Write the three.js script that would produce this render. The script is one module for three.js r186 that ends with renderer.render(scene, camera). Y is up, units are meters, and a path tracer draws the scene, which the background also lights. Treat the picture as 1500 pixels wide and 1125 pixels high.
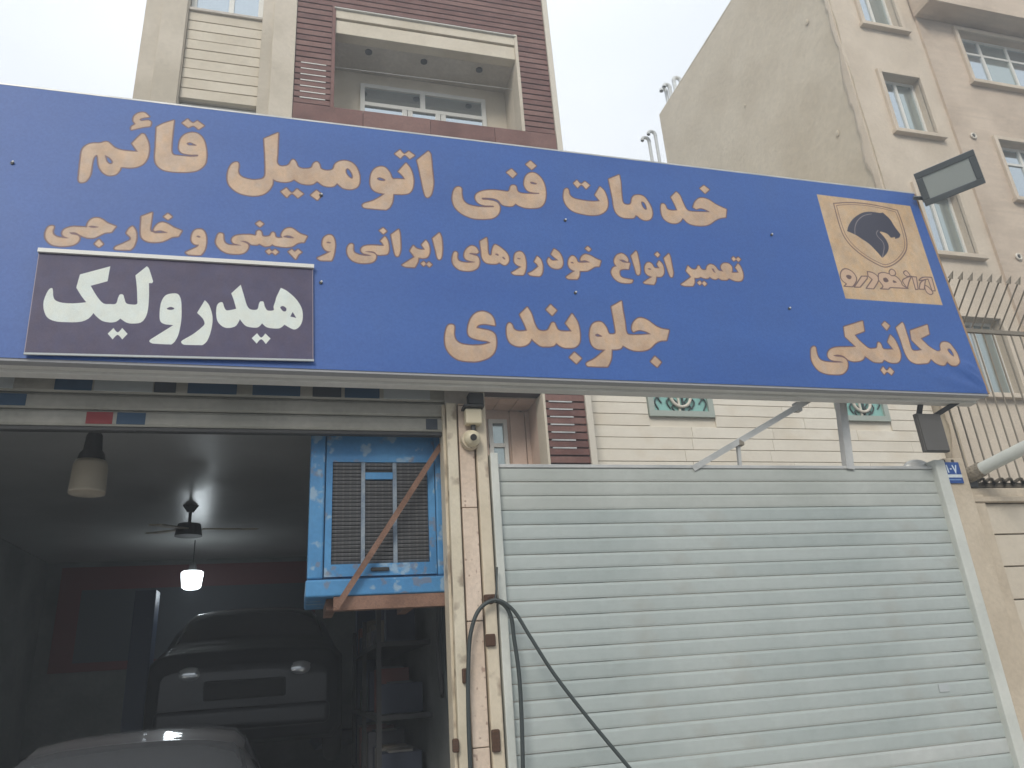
import * as THREE from 'three';
import { mergeGeometries } from 'three/addons/utils/BufferGeometryUtils.js';
import { RoundedBoxGeometry } from 'three/addons/geometries/RoundedBoxGeometry.js';

// ---------------------------------------------------------------- camera
const scene = new THREE.Scene();
const CAM = new THREE.Vector3(0, 1.6, 3.9);
const FPX = 1104.6, YAW = 16.34, PITCH = 21.25, ROLL = -4.12;      // solved from the vanishing points of the photograph
const rad = (d) => d * Math.PI / 180;
const camera = new THREE.PerspectiveCamera(2 * Math.atan(562.5 / FPX) * 180 / Math.PI, 4 / 3, 0.05, 400);
const fwd = new THREE.Vector3(Math.sin(rad(YAW)) * Math.cos(rad(PITCH)), Math.sin(rad(PITCH)), -Math.cos(rad(YAW)) * Math.cos(rad(PITCH)));
const rgt0 = new THREE.Vector3(Math.cos(rad(YAW)), 0, Math.sin(rad(YAW)));
const up0 = new THREE.Vector3().crossVectors(rgt0, fwd);
const rgt = rgt0.clone().multiplyScalar(Math.cos(rad(ROLL))).addScaledVector(up0, Math.sin(rad(ROLL)));
const upv = up0.clone().multiplyScalar(Math.cos(rad(ROLL))).addScaledVector(rgt0, -Math.sin(rad(ROLL)));
camera.position.copy(CAM);
camera.quaternion.setFromRotationMatrix(new THREE.Matrix4().makeBasis(rgt, upv, fwd.clone().negate()));
camera.updateMatrixWorld(true);

const renderer = new THREE.WebGLRenderer({ antialias: true });
renderer.setSize(1024, 768);
renderer.toneMapping = THREE.LinearToneMapping;
renderer.toneMappingExposure = 1.62;
renderer.shadowMap.enabled = true;

// ---------------------------------------------------------------- noise
function rng(seed) { let s = seed >>> 0; return () => { s = (s + 0x6D2B79F5) >>> 0; let t = Math.imul(s ^ (s >>> 15), 1 | s); t = (t + Math.imul(t ^ (t >>> 7), 61 | t)) ^ t; return ((t ^ (t >>> 14)) >>> 0) / 4294967296; }; }
function noiseGrid(seed) { const r = rng(seed), g = new Float32Array(65536); for (let i = 0; i < 65536; i++) g[i] = r(); return g; }
const NG = noiseGrid(77);
function vnoise(x, y, per) {                                         // value noise, period per (<= 256)
  const xi = Math.floor(x), yi = Math.floor(y), fx = x - xi, fy = y - yi;
  const u = fx * fx * (3 - 2 * fx), v = fy * fy * (3 - 2 * fy);
  const m = (a) => ((a % per) + per) % per;
  const a = NG[m(xi) + 256 * m(yi)], b = NG[m(xi + 1) + 256 * m(yi)], c = NG[m(xi) + 256 * m(yi + 1)], d = NG[m(xi + 1) + 256 * m(yi + 1)];
  return (a * (1 - u) + b * u) * (1 - v) + (c * (1 - u) + d * u) * v;
}
function fbm(x, y, per, oct = 5) { let s = 0, a = 0.5, n = 0; for (let o = 0; o < oct; o++) { s += a * vnoise(x + o * 17.3, y + o * 9.1, per); n += a; x *= 2; y *= 2; per = Math.min(256, per * 2); a *= 0.5; } return s / n; }

// ---------------------------------------------------------------- sky and sun (bright overcast)
{
  const W = 512, H = 256, data = new Float32Array(W * H * 4);
  for (let j = 0; j < H; j++) for (let i = 0; i < W; i++) {
    const el = (j + 0.5) / H * Math.PI - Math.PI / 2;
    const s = Math.max(0, Math.sin(el));
    const u = i / W * 8, v = j / H * 4;
    const c = fbm(u, v * 2, 8, 5);
    const base = el > 0 ? SKY(s) : 0.30;
    const k = base * (0.84 + 0.26 * c);
    const o = (j * W + i) * 4;
    const cool = Math.min(1, Math.max(0, (c - 0.42) * 3));
    data[o] = k * (0.92 + 0.03 * cool); data[o + 1] = k * (0.972 + 0.01 * cool); data[o + 2] = k * 1.03; data[o + 3] = 1;
  }
  const t = new THREE.DataTexture(data, W, H, THREE.RGBAFormat, THREE.FloatType);
  t.mapping = THREE.EquirectangularReflectionMapping; t.magFilter = THREE.LinearFilter; t.minFilter = THREE.LinearFilter; t.wrapS = THREE.RepeatWrapping; t.colorSpace = THREE.LinearSRGBColorSpace; t.needsUpdate = true;
  scene.background = t; scene.environment = t;
}
function SKY(s) { return 0.52 + 0.385 * s; }                          // overcast: brighter towards the zenith
const sun = new THREE.DirectionalLight(new THREE.Color(1, 0.95, 0.87), 1.5);
sun.position.set(-9, 17, 15); sun.target.position.set(1, 2, -3); sun.castShadow = true; sun.shadow.radius = 40;
Object.assign(sun.shadow.camera, { left: -18, right: 18, top: 18, bottom: -18, near: 1, far: 70 }); sun.shadow.mapSize.set(2048, 2048);
scene.add(sun, sun.target);

// ---------------------------------------------------------------- photograph pixel -> point on a plane
function ray(px, py) { return new THREE.Vector3().addScaledVector(rgt, (px - 750) / FPX).addScaledVector(upv, -(py - 562.5) / FPX).add(fwd); }
function P(px, py, z) { const r = ray(px, py); return CAM.clone().addScaledVector(r, (z - CAM.z) / r.z); }
function onPlane(px, py, pt, n) { const r = ray(px, py); return CAM.clone().addScaledVector(r, pt.clone().sub(CAM).dot(n) / r.dot(n)); }

// ---------------------------------------------------------------- materials
const srgb = (v) => { v /= 255; return v <= 0.04045 ? v / 12.92 : Math.pow((v + 0.055) / 1.055, 2.4); };
const enc = (v) => { v = Math.min(1, Math.max(0, v)); return 255 * (v <= 0.0031308 ? v * 12.92 : 1.055 * Math.pow(v, 1 / 2.4) - 0.055); };
function dataTex(n, fn, color = true, rep = 1, m = n) {
  const d = new Uint8Array(n * m * 4);
  for (let j = 0; j < m; j++) for (let i = 0; i < n; i++) { const c = fn(i / n, j / m); const o = (j * n + i) * 4; if (color) { d[o] = enc(c[0]); d[o + 1] = enc(c[1]); d[o + 2] = enc(c[2]); } else d[o] = d[o + 1] = d[o + 2] = 255 * Math.min(1, Math.max(0, c)); d[o + 3] = 255; }
  const t = new THREE.DataTexture(d, n, m); t.wrapS = t.wrapT = THREE.RepeatWrapping; t.magFilter = THREE.LinearFilter; t.minFilter = THREE.LinearMipmapLinearFilter; t.generateMipmaps = true;
  if (color) t.colorSpace = THREE.SRGBColorSpace; t.repeat.set(rep, rep); t.needsUpdate = true; return t;
}
const mix = (a, b, k) => [a[0] + (b[0] - a[0]) * k, a[1] + (b[1] - a[1]) * k, a[2] + (b[2] - a[2]) * k];
const mul = (a, k) => [a[0] * k, a[1] * k, a[2] * k];
const clamp = (v, a = 0, b = 1) => Math.min(b, Math.max(a, v));
const fineBump = dataTex(256, (u, v) => fbm(u * 32, v * 32, 32, 4), false);
// colour with coarse stains and fine grain; uv in metres, one tile = size metres
function mottled(c1, c2, { size = 2, amp = 1, fine = 0.12, rough = 0.85, bump = 0.002, streak = 0, metal = 0, oct = 5, n = 512, f0 = 4, off = 0, extra } = {}) {
  const t = dataTex(n, (u, v) => {
    const a = clamp((fbm(u * f0 + off, v * f0 + off * 0.7, f0, oct) - 0.5) * 2.2 * amp + 0.5);
    const st = streak ? fbm(u * 32, v * 2, 32, 3) - 0.5 : 0;
    const g = 1 + fine * (fbm(u * 64, v * 64, 64, 2) - 0.5) * 2;
    let c = mul(mix(c1, c2, clamp(a + st * streak)), g);
    if (extra) c = extra(c, u, v);
    return c;
  }, true, 1 / size);
  const b = fineBump.clone(); b.repeat.set(1 / size * 2, 1 / size * 2); b.needsUpdate = true;
  return new THREE.MeshStandardMaterial({ map: t, roughness: rough, metalness: metal, bumpMap: bump ? b : null, bumpScale: bump });
}
const plain = (c, rough = 0.7, metal = 0, extra = {}) => new THREE.MeshPhysicalMaterial({ color: new THREE.Color().setRGB(...c), roughness: rough, metalness: metal, ...extra });
const lin = (r, g, b) => [srgb(r), srgb(g), srgb(b)];

const M = {};
M.tanPlaster = mottled([0.475, 0.405, 0.30], [0.545, 0.475, 0.365], { size: 5, bump: 0.005, fine: 0.08, streak: 0.25, f0: 5 });
M.tanFacade = mottled([0.52, 0.435, 0.335], [0.61, 0.52, 0.41], { size: 3, bump: 0.003, fine: 0.05 });
M.woodTile = mottled([0.44, 0.35, 0.265], [0.57, 0.465, 0.36], { size: 2.2, bump: 0.002, fine: 0.05, f0: 3, extra: (c, u, v) => mul(c, 0.9 + 0.2 * fbm(u * 3, v * 48, 48, 3)) });
M.beigeStone = mottled([0.46, 0.405, 0.32], [0.58, 0.515, 0.42], { size: 3, bump: 0.002, fine: 0.06 });
M.boardStone = mottled([0.55, 0.485, 0.38], [0.63, 0.565, 0.455], { size: 2, bump: 0.001, fine: 0.05 });
M.brown = mottled([0.115, 0.044, 0.034], [0.175, 0.078, 0.062], { size: 1.2, bump: 0.001, fine: 0.15, rough: 0.7 });
M.brown2 = mottled([0.14, 0.058, 0.046], [0.20, 0.10, 0.08], { size: 1.4, bump: 0.001, fine: 0.15, rough: 0.7, off: 3 });
M.brownBack = plain([0.05, 0.03, 0.025], 0.9);
M.concrete = mottled([0.44, 0.40, 0.345], [0.54, 0.495, 0.435], { size: 2, bump: 0.002 });
M.pinkTile = mottled([0.54, 0.40, 0.31], [0.64, 0.49, 0.40], { size: 1.5, bump: 0.001, fine: 0.05 });
M.cream = plain([0.62, 0.57, 0.48], 0.6);
M.whiteBoard = mottled([0.68, 0.62, 0.515], [0.77, 0.715, 0.61], { size: 2.5, bump: 0.001, fine: 0.03, f0: 3, extra: (c, u, v) => mix(c, [0.6, 0.5, 0.36], 0.35 * clamp((fbm(u * 5, v * 5 + 3, 5, 4) - 0.56) * 5)) });
M.whiteFrame = plain([0.68, 0.67, 0.62], 0.45);
M.mirrorGlass = plain([0.50, 0.56, 0.60], 0.06, 0.85);
M.clearGlass = plain([0.42, 0.48, 0.47], 0.07, 0.7);
M.greenGlass = plain([0.26, 0.50, 0.44], 0.2, 0.2);
M.darkIron = plain([0.045, 0.06, 0.06], 0.6, 0.3);
M.greenFrame = plain([0.36, 0.40, 0.35], 0.5);
M.dark = plain([0.03, 0.03, 0.03], 0.8);
M.galv = mottled([0.42, 0.43, 0.42], [0.56, 0.56, 0.54], { size: 0.8, bump: 0, fine: 0.06, rough: 0.45, metal: 0.35 });
M.pipeGrey = plain([0.52, 0.54, 0.54], 0.6);
M.gateSlat = [0, 1, 2].map((k) => mottled([0.355 + 0.01 * k, 0.40 + 0.01 * k, 0.385 + 0.01 * k], [0.435, 0.475, 0.455], { size: 1.6, bump: 0, fine: 0.04, rough: 0.5, metal: 0.1, f0: 3, off: k * 2.7, n: 256, extra: (c, u, v) => { const d = clamp((fbm(u * 6 + k, v * 6, 6, 4) - 0.57) * 5); return mix(c, [0.30, 0.265, 0.21], d * 0.4); } }));
M.guideWhite = mottled([0.50, 0.52, 0.48], [0.60, 0.61, 0.56], { size: 1, bump: 0, rough: 0.5, fine: 0.05 });
M.gateSlat.push(mottled([0.385, 0.41, 0.38], [0.45, 0.475, 0.445], { size: 1.6, bump: 0, fine: 0.04, rough: 0.55, n: 256 }), mottled([0.42, 0.45, 0.43], [0.50, 0.52, 0.50], { size: 1.6, bump: 0, fine: 0.05, rough: 0.5, n: 256 }));
const rusty = (k) => (c, u, v) => { const r = clamp((fbm(u * 7 + k, v * 7, 7, 5) - 0.65) * 9); return mix(c, mix([0.16, 0.07, 0.035], [0.05, 0.035, 0.03], fbm(u * 20, v * 20, 20, 2)), r * 0.55); };
M.creamMetal = mottled([0.54, 0.475, 0.355], [0.64, 0.575, 0.45], { size: 0.9, bump: 0.0008, fine: 0.06, rough: 0.6, extra: rusty(1) });
M.creamMetal2 = mottled([0.52, 0.445, 0.325], [0.62, 0.54, 0.415], { size: 1.1, bump: 0.0008, fine: 0.06, rough: 0.6, extra: rusty(4) });
M.pinkStone = mottled([0.57, 0.455, 0.355], [0.67, 0.55, 0.445], { size: 0.8, bump: 0.001, fine: 0.1, extra: (c, u, v) => mix(c, [0.2, 0.1, 0.07], 0.6 * clamp((fbm(u * 40, v * 40, 40, 2) - 0.78) * 12)) });
M.rust = mottled([0.14, 0.075, 0.05], [0.24, 0.14, 0.10], { size: 0.4, bump: 0.001, fine: 0.2, rough: 0.9 });
M.rustDark = mottled([0.05, 0.03, 0.02], [0.12, 0.06, 0.035], { size: 0.2, bump: 0.001, fine: 0.3, rough: 0.95, n: 256 });
M.coolerBlue = mottled([0.04, 0.18, 0.38], [0.07, 0.25, 0.48], { size: 0.9, bump: 0.0006, fine: 0.08, rough: 0.5, extra: (c, u, v) => {
  const p = clamp((fbm(u * 14, v * 14, 14, 5) - 0.66) * 12), q = clamp((fbm(u * 16 + 5, v * 16, 16, 5) - 0.68) * 12);
  return mix(mix(c, [0.36, 0.44, 0.48], p * 0.55), [0.20, 0.14, 0.10], q * 0.5);
} });
M.coolerGrey = mottled([0.12, 0.17, 0.24], [0.26, 0.30, 0.34], { size: 0.3, bump: 0, fine: 0.2, n: 256 });
M.louvre = mottled([0.10, 0.105, 0.12], [0.24, 0.235, 0.23], { size: 0.25, bump: 0, fine: 0.25, rough: 0.7, n: 256 });
M.shutterOld = mottled([0.30, 0.29, 0.25], [0.42, 0.40, 0.35], { size: 1.2, bump: 0, fine: 0.08, rough: 0.55, metal: 0.1 });
M.patchBlue = plain([0.03, 0.075, 0.14], 0.6); M.patchRed = plain([0.28, 0.035, 0.04], 0.6); M.patchPale = plain([0.42, 0.45, 0.45], 0.6); M.patchSlate = plain([0.05, 0.06, 0.075], 0.6);
M.alu = mottled([0.66, 0.65, 0.61], [0.74, 0.73, 0.69], { size: 1.5, bump: 0, fine: 0.05, rough: 0.5 });
M.signBack = plain([0.35, 0.35, 0.36], 0.8);
M.edgeTan = plain([0.34, 0.22, 0.13], 0.7);
M.lampBody = plain([0.115, 0.13, 0.135], 0.5, 0.1);
M.lampGlass = plain([0.40, 0.435, 0.41], 0.25, 0.0);
M.lampReflector = plain([0.5, 0.52, 0.5], 0.4, 0.3);
M.darkMetal = plain([0.055, 0.055, 0.055], 0.6, 0.2);
M.plastic = plain([0.60, 0.53, 0.38], 0.5);
M.hose = plain([0.035, 0.045, 0.045], 0.5);
M.column = mottled([0.46, 0.385, 0.29], [0.56, 0.48, 0.37], { size: 1.2, bump: 0.002, fine: 0.07 });
M.block = mottled([0.52, 0.455, 0.36], [0.60, 0.535, 0.435], { size: 1.5, bump: 0.001, fine: 0.05 });
M.ironTan = plain([0.25, 0.22, 0.175], 0.6, 0.2);
M.dirt = mottled([0.10, 0.085, 0.065], [0.30, 0.26, 0.2], { size: 0.5, bump: 0.01, fine: 0.3 });
M.asphalt = mottled([0.045, 0.045, 0.047], [0.07, 0.07, 0.07], { size: 3, bump: 0.006, fine: 0.3 });
M.paving = mottled([0.38, 0.36, 0.33], [0.46, 0.44, 0.41], { size: 2, bump: 0.003, fine: 0.15 });
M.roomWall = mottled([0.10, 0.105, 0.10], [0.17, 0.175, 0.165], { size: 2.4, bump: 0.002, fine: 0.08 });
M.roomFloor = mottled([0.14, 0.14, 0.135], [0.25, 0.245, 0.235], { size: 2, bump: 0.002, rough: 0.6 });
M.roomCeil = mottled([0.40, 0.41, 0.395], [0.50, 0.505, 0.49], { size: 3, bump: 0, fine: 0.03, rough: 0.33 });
M.silverPaint = new THREE.MeshPhysicalMaterial({ color: new THREE.Color().setRGB(0.33, 0.33, 0.35), roughness: 0.4, metalness: 0.5, clearcoat: 1, clearcoatRoughness: 0.06 });
M.blackPaint = new THREE.MeshPhysicalMaterial({ color: new THREE.Color().setRGB(0.012, 0.014, 0.02), roughness: 0.5, metalness: 0, clearcoat: 0.5, clearcoatRoughness: 0.08 });
M.carGlass = plain([0.10, 0.105, 0.115], 0.08, 0.3, { clearcoat: 1 });
M.tyre = plain([0.02, 0.02, 0.02], 0.9); M.rim = plain([0.4, 0.4, 0.42], 0.35, 0.8);
M.headlight = plain([0.75, 0.78, 0.8], 0.12, 0.6);
M.liftBlue = plain([0.02, 0.045, 0.10], 0.5);
M.shade = plain([0.62, 0.55, 0.43], 0.6, 0, { transmission: 0.25, thickness: 0 });
M.shelf = plain([0.05, 0.05, 0.05], 0.7, 0.2);
M.bulb = new THREE.MeshStandardMaterial({ color: 0xffffff, emissive: new THREE.Color(0.86, 0.96, 1), emissiveIntensity: 4, roughness: 0.4 });

// ---------------------------------------------------------------- builders
const used = new Map();
function numbered(n) { const k = used.get(n) || 0; used.set(n, k + 1); return k ? n + '_' + String(k).padStart(3, '0') : n; }
function shadows(o) { o.castShadow = o.receiveShadow = true; return o; }
function thing(name, label, category, group) { const g = new THREE.Group(); g.name = numbered(name); g.userData = { label, category }; if (group) g.userData.group = group; scene.add(g); return g; }
function part(parent, name, geo, mat, pos, rot) { const m = shadows(new THREE.Mesh(geo, mat)); m.name = name; if (pos) m.position.set(...pos); if (rot) m.rotation.set(...rot); parent.add(m); return m; }
function structure(name, geo, mat, label, category) { const m = shadows(new THREE.Mesh(geo, mat)); m.name = numbered(name); m.userData = { kind: 'structure', label, category }; scene.add(m); return m; }
// uv in metres from positions and normals
function mUV(g, ox = 0, oy = 0) {
  const p = g.attributes.position, n = g.attributes.normal, uv = new Float32Array(p.count * 2);
  for (let i = 0; i < p.count; i++) {
    const ax = Math.abs(n.getX(i)), ay = Math.abs(n.getY(i)), az = Math.abs(n.getZ(i)); let u, v;
    if (az >= ax && az >= ay) { u = p.getX(i); v = p.getY(i); } else if (ax >= ay) { u = p.getZ(i); v = p.getY(i); } else { u = p.getX(i); v = p.getZ(i); }
    uv[2 * i] = u + ox; uv[2 * i + 1] = v + oy;
  }
  g.setAttribute('uv', new THREE.BufferAttribute(uv, 2)); return g;
}
let uvSeed = rng(5);
// box between two corners, in world metres
function bx(x0, x1, y0, y1, z0, z1, bevel = 0) {
  const w = Math.abs(x1 - x0), h = Math.abs(y1 - y0), d = Math.abs(z1 - z0);
  const g = bevel ? new RoundedBoxGeometry(w, h, d, 2, Math.min(bevel, w / 2.1, h / 2.1, d / 2.1)) : new THREE.BoxGeometry(w, h, d);
  g.translate((x0 + x1) / 2, (y0 + y1) / 2, (z0 + z1) / 2); return mUV(g, uvSeed() * 3, uvSeed() * 3);
}
function bar(a, b, w, h = w, seg = 0) {                             // bar or round tube between two points
  const A = a.isVector3 ? a : new THREE.Vector3(...a), B = b.isVector3 ? b : new THREE.Vector3(...b), L = A.distanceTo(B);
  const g = seg ? new THREE.CylinderGeometry(w / 2, w / 2, L, seg) : new THREE.BoxGeometry(w, L, h);
  mUV(g, uvSeed(), uvSeed()); g.applyQuaternion(new THREE.Quaternion().setFromUnitVectors(new THREE.Vector3(0, 1, 0), B.clone().sub(A).normalize())); g.translate((A.x + B.x) / 2, (A.y + B.y) / 2, (A.z + B.z) / 2); return g;
}
function tube(pts, r, seg = 40, rs = 10) { return new THREE.TubeGeometry(new THREE.CatmullRomCurve3(pts.map((p) => p.isVector3 ? p : new THREE.Vector3(...p))), seg, r, rs); }
function wallWithHoles(x0, x1, y0, y1, z, t, holes) {               // wall facing +z with rectangular openings; front face at z
  const s = new THREE.Shape([[x0, y0], [x1, y0], [x1, y1], [x0, y1]].map((p) => new THREE.Vector2(...p)));
  for (const [a, b, c, d] of holes) s.holes.push(new THREE.Path([[a, c], [a, d], [b, d], [b, c]].map((p) => new THREE.Vector2(...p))));
  const g = new THREE.ExtrudeGeometry(s, { depth: t, bevelEnabled: false }); g.translate(0, 0, z - t); return mUV(g);
}
const joined = (a) => mergeGeometries(a.map((g) => g.index ? g.toNonIndexed() : g));
function PX(px, py, x) { const r = ray(px, py); return CAM.clone().addScaledVector(r, (x - CAM.x) / r.x); }
function PY(px, py, y) { const r = ray(px, py); return CAM.clone().addScaledVector(r, (y - CAM.y) / r.y); }

// ================================================================ setting
structure('ground', bx(-120, 120, -0.3, 0, -120, 120), M.asphalt, 'asphalt ground of the street and the plots', 'ground');
structure('pavement', bx(-40, 40, -0.05, 0.13, 0.02, 3.4, 0.015), M.paving, 'unseen concrete pavement in front of the shop, widened and lightened to bounce light', 'pavement');  // out of view; made wide and pale to bounce light upwards

// ================================================================ brown and beige apartment building
const zB = -5.1;
{
  const b = thing('apartment_building', 'narrow beige apartment building with dark brown slat cladding and a recessed balcony', 'building');
  const sx0 = P(268, 80, zB).x, sx1 = P(381, 80, zB).x, sy0 = P(325, 146, zB).y, sy1 = P(335, 20, zB).y;
  part(b, 'core', bx(-2.4, 1.02, 3.62, 13.6, -12, -6.4), M.beigeStone);
  part(b, 'core', bx(1.0205, 3.73, 0.01, 13.598, -12, -6.4), M.beigeStone);
  part(b, 'stone_wall', wallWithHoles(-2.4, -0.33, 3.62, 13.6, zB, 0.3, [[sx0, sx1, 7.6, 12.7]]), M.beigeStone);
  part(b, 'side_wall', bx(-2.4, -2.15, 3.62, 13.6, -6.39, zB - 0.301), M.beigeStone);
  part(b, 'side_wall', bx(3.45, 3.645, 0.01, 13.6, -6.39, zB - 0.301), M.beigeStone);
  // stone joints of the pilasters
  part(b, 'pilaster', bx(sx1 + 0.16, -0.331, 3.63, 13.5, zB - 0.01, zB + 0.03, 0.006), M.beigeStone);
  part(b, 'pilaster', bx(sx0 - 0.34, sx0 - 0.012, 3.63, 13.5, zB - 0.01, zB + 0.022, 0.006), M.beigeStone);
  // siding boards between the two windows
  const nb = 9, ph = (sy1 - sy0) / nb;
  for (let i = 0; i < nb; i++) part(b, 'siding_board', bx(sx0 + 0.004, sx1 - 0.004, sy0 + i * ph + 0.012, sy0 + (i + 1) * ph, zB - 0.2, zB - 0.06 + (i % 3) * 0.002, 0.006), M.boardStone);
  part(b, 'siding_back', bx(sx0, sx1, sy0 + 0.01, sy1 - 0.01, zB - 0.25, zB - 0.12), M.concrete);
  part(b, 'sill', bx(sx0 + 0.004, sx1 - 0.004, sy1 + 0.002, sy1 + 0.05, zB - 0.25, zB - 0.02, 0.006), M.concrete);
  const win = (x0, x1, y0, y1, z, cols) => {
    const f = 0.07, gs = [bx(x0, x1, y0, y0 + f, z - 0.06, z), bx(x0, x1, y1 - f, y1, z - 0.06, z), bx(x0, x0 + f, y0 + f, y1 - f, z - 0.06, z), bx(x1 - f, x1, y0 + f, y1 - f, z - 0.06, z)];
    for (const c of cols) gs.push(bx(c - f / 2, c + f / 2, y0 + f, y1 - f, z - 0.06, z - 0.003));
    const w = part(b, 'window', joined(gs), M.whiteFrame);
    const xs = [x0, ...cols, x1];
    for (let i = 0; i + 1 < xs.length; i++) part(w, 'pane', bx(xs[i] + f / 2 + 0.002, xs[i + 1] - f / 2 - 0.002, y0 + f, y1 - f, z - 0.05, z - 0.03), M.mirrorGlass);
    return w;
  };
  win(sx0 + 0.01, sx1 - 0.01, sy1 + 0.052, 12.65, zB - 0.13, [(sx0 + sx1) / 2 + 0.05]);
  win(sx0 + 0.01, sx1 - 0.01, 7.65, sy0 - 0.005, zB - 0.16, [(sx0 + sx1) / 2 + 0.03]);
  // brown zone with the balcony and the porch openings
  const bx0 = 0.24, bx1 = 3.1, by0 = P(490, 158, zB).y, byS = P(490, 46, zB).y, byT = P(490, 9, zB).y;
  const pyS = 5.17, px0 = 1.25, px1 = 3.08;
  part(b, 'cladding_back', wallWithHoles(-0.329, 3.645, pyS + 0.4, 13.6, zB - 0.05, 0.25, [[bx0, bx1, by0, byT]]), M.brownBack);
  part(b, 'cladding_back', wallWithHoles(1.02, 3.645, 0.01, pyS + 0.399, zB - 0.05, 0.25, [[px0, px1, 0.3, pyS]]), M.brownBack);
  part(b, 'cladding_back', bx(-0.329, 1.019, 3.62, pyS + 0.399, zB - 0.3, zB - 0.05), M.brownBack);
  const mats = [M.brown, M.brown2], pitch = 0.108, r = rng(9);
  const slat = (x0, x1, y) => part(b, 'slat', bx(x0, x1, y + 0.014, y + pitch - 0.006, zB - 0.048, zB + 0.006 * r(), 0.006), mats[(r() * 2) | 0]);
  for (let y = by0 + 0.01; y < 13.4; y += pitch) {
    if (y + pitch > byT + 0.03) slat(-0.326, 3.642, y);
    else { slat(-0.326, bx0 - 0.05, y); slat(bx1 + 0.05, 3.642, y); }
  }
  for (let y = 3.5; y < 6.6; y += pitch) if (y < pyS) slat(px1 + 0.004, 3.642, y); else slat(-0.326, 3.642, y);
  for (let i = 0; i < 7; i++) part(b, 'bright_gap_strip', bx(-0.24, 0.12, by0 + 0.118 + i * pitch - 0.012, by0 + 0.118 + i * pitch + 0.003, zB - 0.04, zB + 0.012), M.whiteFrame);  // added pale strips stand in for bright gaps between the slats
  for (let i = 0; i < 7; i++) part(b, 'bright_gap_strip', bx(3.13, 3.46, 4.365 + i * pitch - 0.01, 4.365 + i * pitch + 0.008, zB - 0.04, zB + 0.014), M.galv);  // same added strips, for the bright gaps beside the porch
  part(b, 'jamb', bx(bx0 - 0.049, bx0 + 0.004, by0, byT, zB - 0.3, zB + 0.012, 0.005), M.brown);
  part(b, 'jamb', bx(bx1 - 0.004, bx1 + 0.049, by0, byT, zB - 0.3, zB + 0.012, 0.005), M.beigeStone);
  for (let i = 0; i < 4; i++) part(b, 'balcony_beam', bx(-0.326 + i * 0.992, -0.33 + (i + 1) * 0.992, 8.3, by0 - 0.003, zB - 0.3, zB + 0.02 + 0.004 * (i % 2), 0.006), mats[i % 2]);
  for (const [y0, y1, dz] of [[byS, byS + (byT - byS) * 0.5, 0], [byS + (byT - byS) * 0.5 + 0.03, byT - 0.06, 0.02]]) part(b, 'fascia_board', bx(bx0 + 0.003, bx1 - 0.003, y0, y1, zB - 0.2, zB - 0.02 + dz, 0.008), M.boardStone);
  part(b, 'fascia_back', bx(bx0 + 0.003, bx1 - 0.003, byS + 0.02, byT - 0.07, zB - 0.28, zB - 0.1), M.beigeStone);
  part(b, 'flashing', bx(bx0 - 0.02, bx1 + 0.02, byT - 0.058, byT - 0.04, zB - 0.2, zB + 0.035, 0.004), M.whiteFrame);
  const zBack = zB - 0.78;
  part(b, 'balcony_ceiling', bx(bx0 - 0.2, bx1 + 0.2, byS + 0.002, byS + 0.2, zBack - 0.1, zB - 0.201), M.concrete);
  part(b, 'balcony_back_wall', bx(bx0 - 0.3, bx1 + 0.3, by0 - 0.4, byS, zBack - 0.2, zBack), M.boardStone);
  part(b, 'balcony_side_wall', bx(bx0 - 0.25, bx0, by0 - 0.4, byS, zBack, zB - 0.301), M.beigeStone);
  part(b, 'balcony_side_wall', bx(bx1, bx1 + 0.25, by0 - 0.4, byS, zBack, zB - 0.301), M.beigeStone);
  part(b, 'balcony_floor', bx(bx0 - 0.2, bx1 + 0.2, by0 - 0.35, by0 - 0.2, zBack, zB - 0.301), M.concrete);
  for (const [x, y] of [[540, 76], [621, 90], [702, 102]]) { const p = PY(x, y, byS); const g = new THREE.CylinderGeometry(0.055, 0.055, 0.02, 20); part(b, 'downlight', g, M.dark, [p.x, byS - 0.006, p.z]); }
  { // balcony door with transom lights
    const z = zBack + 0.05, x0 = P(528, 122, z).x, x1 = P(711, 150, z).x, y1 = P(528, 121, z).y, yt = P(528, 150, z).y, y0 = by0 - 0.15, f = 0.07, xm = P(619, 140, z).x;
    const m1 = P(597, 175, z).x, m2 = P(646, 180, z).x;
    const gs = [bx(x0, x1, y1 - f, y1, z - 0.06, z), bx(x0, x1, yt - f / 2, yt + f / 2, z - 0.06, z), bx(x0, x0 + f, y0, y1 - f, z - 0.06, z - 0.001), bx(x1 - f, x1, y0, y1 - f, z - 0.06, z - 0.001), bx(xm - 0.04, xm + 0.04, yt + f / 2, y1 - f, z - 0.06, z - 0.002)];
    for (const c of [m1, m2]) gs.push(bx(c - 0.085, c - 0.006, y0, yt - f / 2, z - 0.06, z - 0.002), bx(c + 0.006, c + 0.085, y0, yt - f / 2, z - 0.06, z - 0.004));
    const w = part(b, 'balcony_door', joined(gs), M.whiteFrame);
    for (const [a, c, d, e] of [[x0 + f, xm - 0.04, yt + f / 2, y1 - f], [xm + 0.04, x1 - f, yt + f / 2, y1 - f], [x0 + f, m1 - 0.085, y0, yt - f / 2], [m1 + 0.085, m2 - 0.085, y0, yt - f / 2], [m2 + 0.085, x1 - f, y0, yt - f / 2]]) part(w, 'pane', bx(a + 0.001, c - 0.001, d + 0.001, e - 0.001, z - 0.05, z - 0.035), M.mirrorGlass);
  }
  part(b, 'edge_trim', bx(3.646, 3.735, 0.01, 13.6, zB - 0.3, zB + 0.035, 0.008), M.cream);
  // porch
  const zp = zB - 0.82;
  part(b, 'porch_back_wall', bx(px0 - 0.2, px1 + 0.3, 0.3, pyS, zp - 0.2, zp), M.pinkTile);
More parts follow.
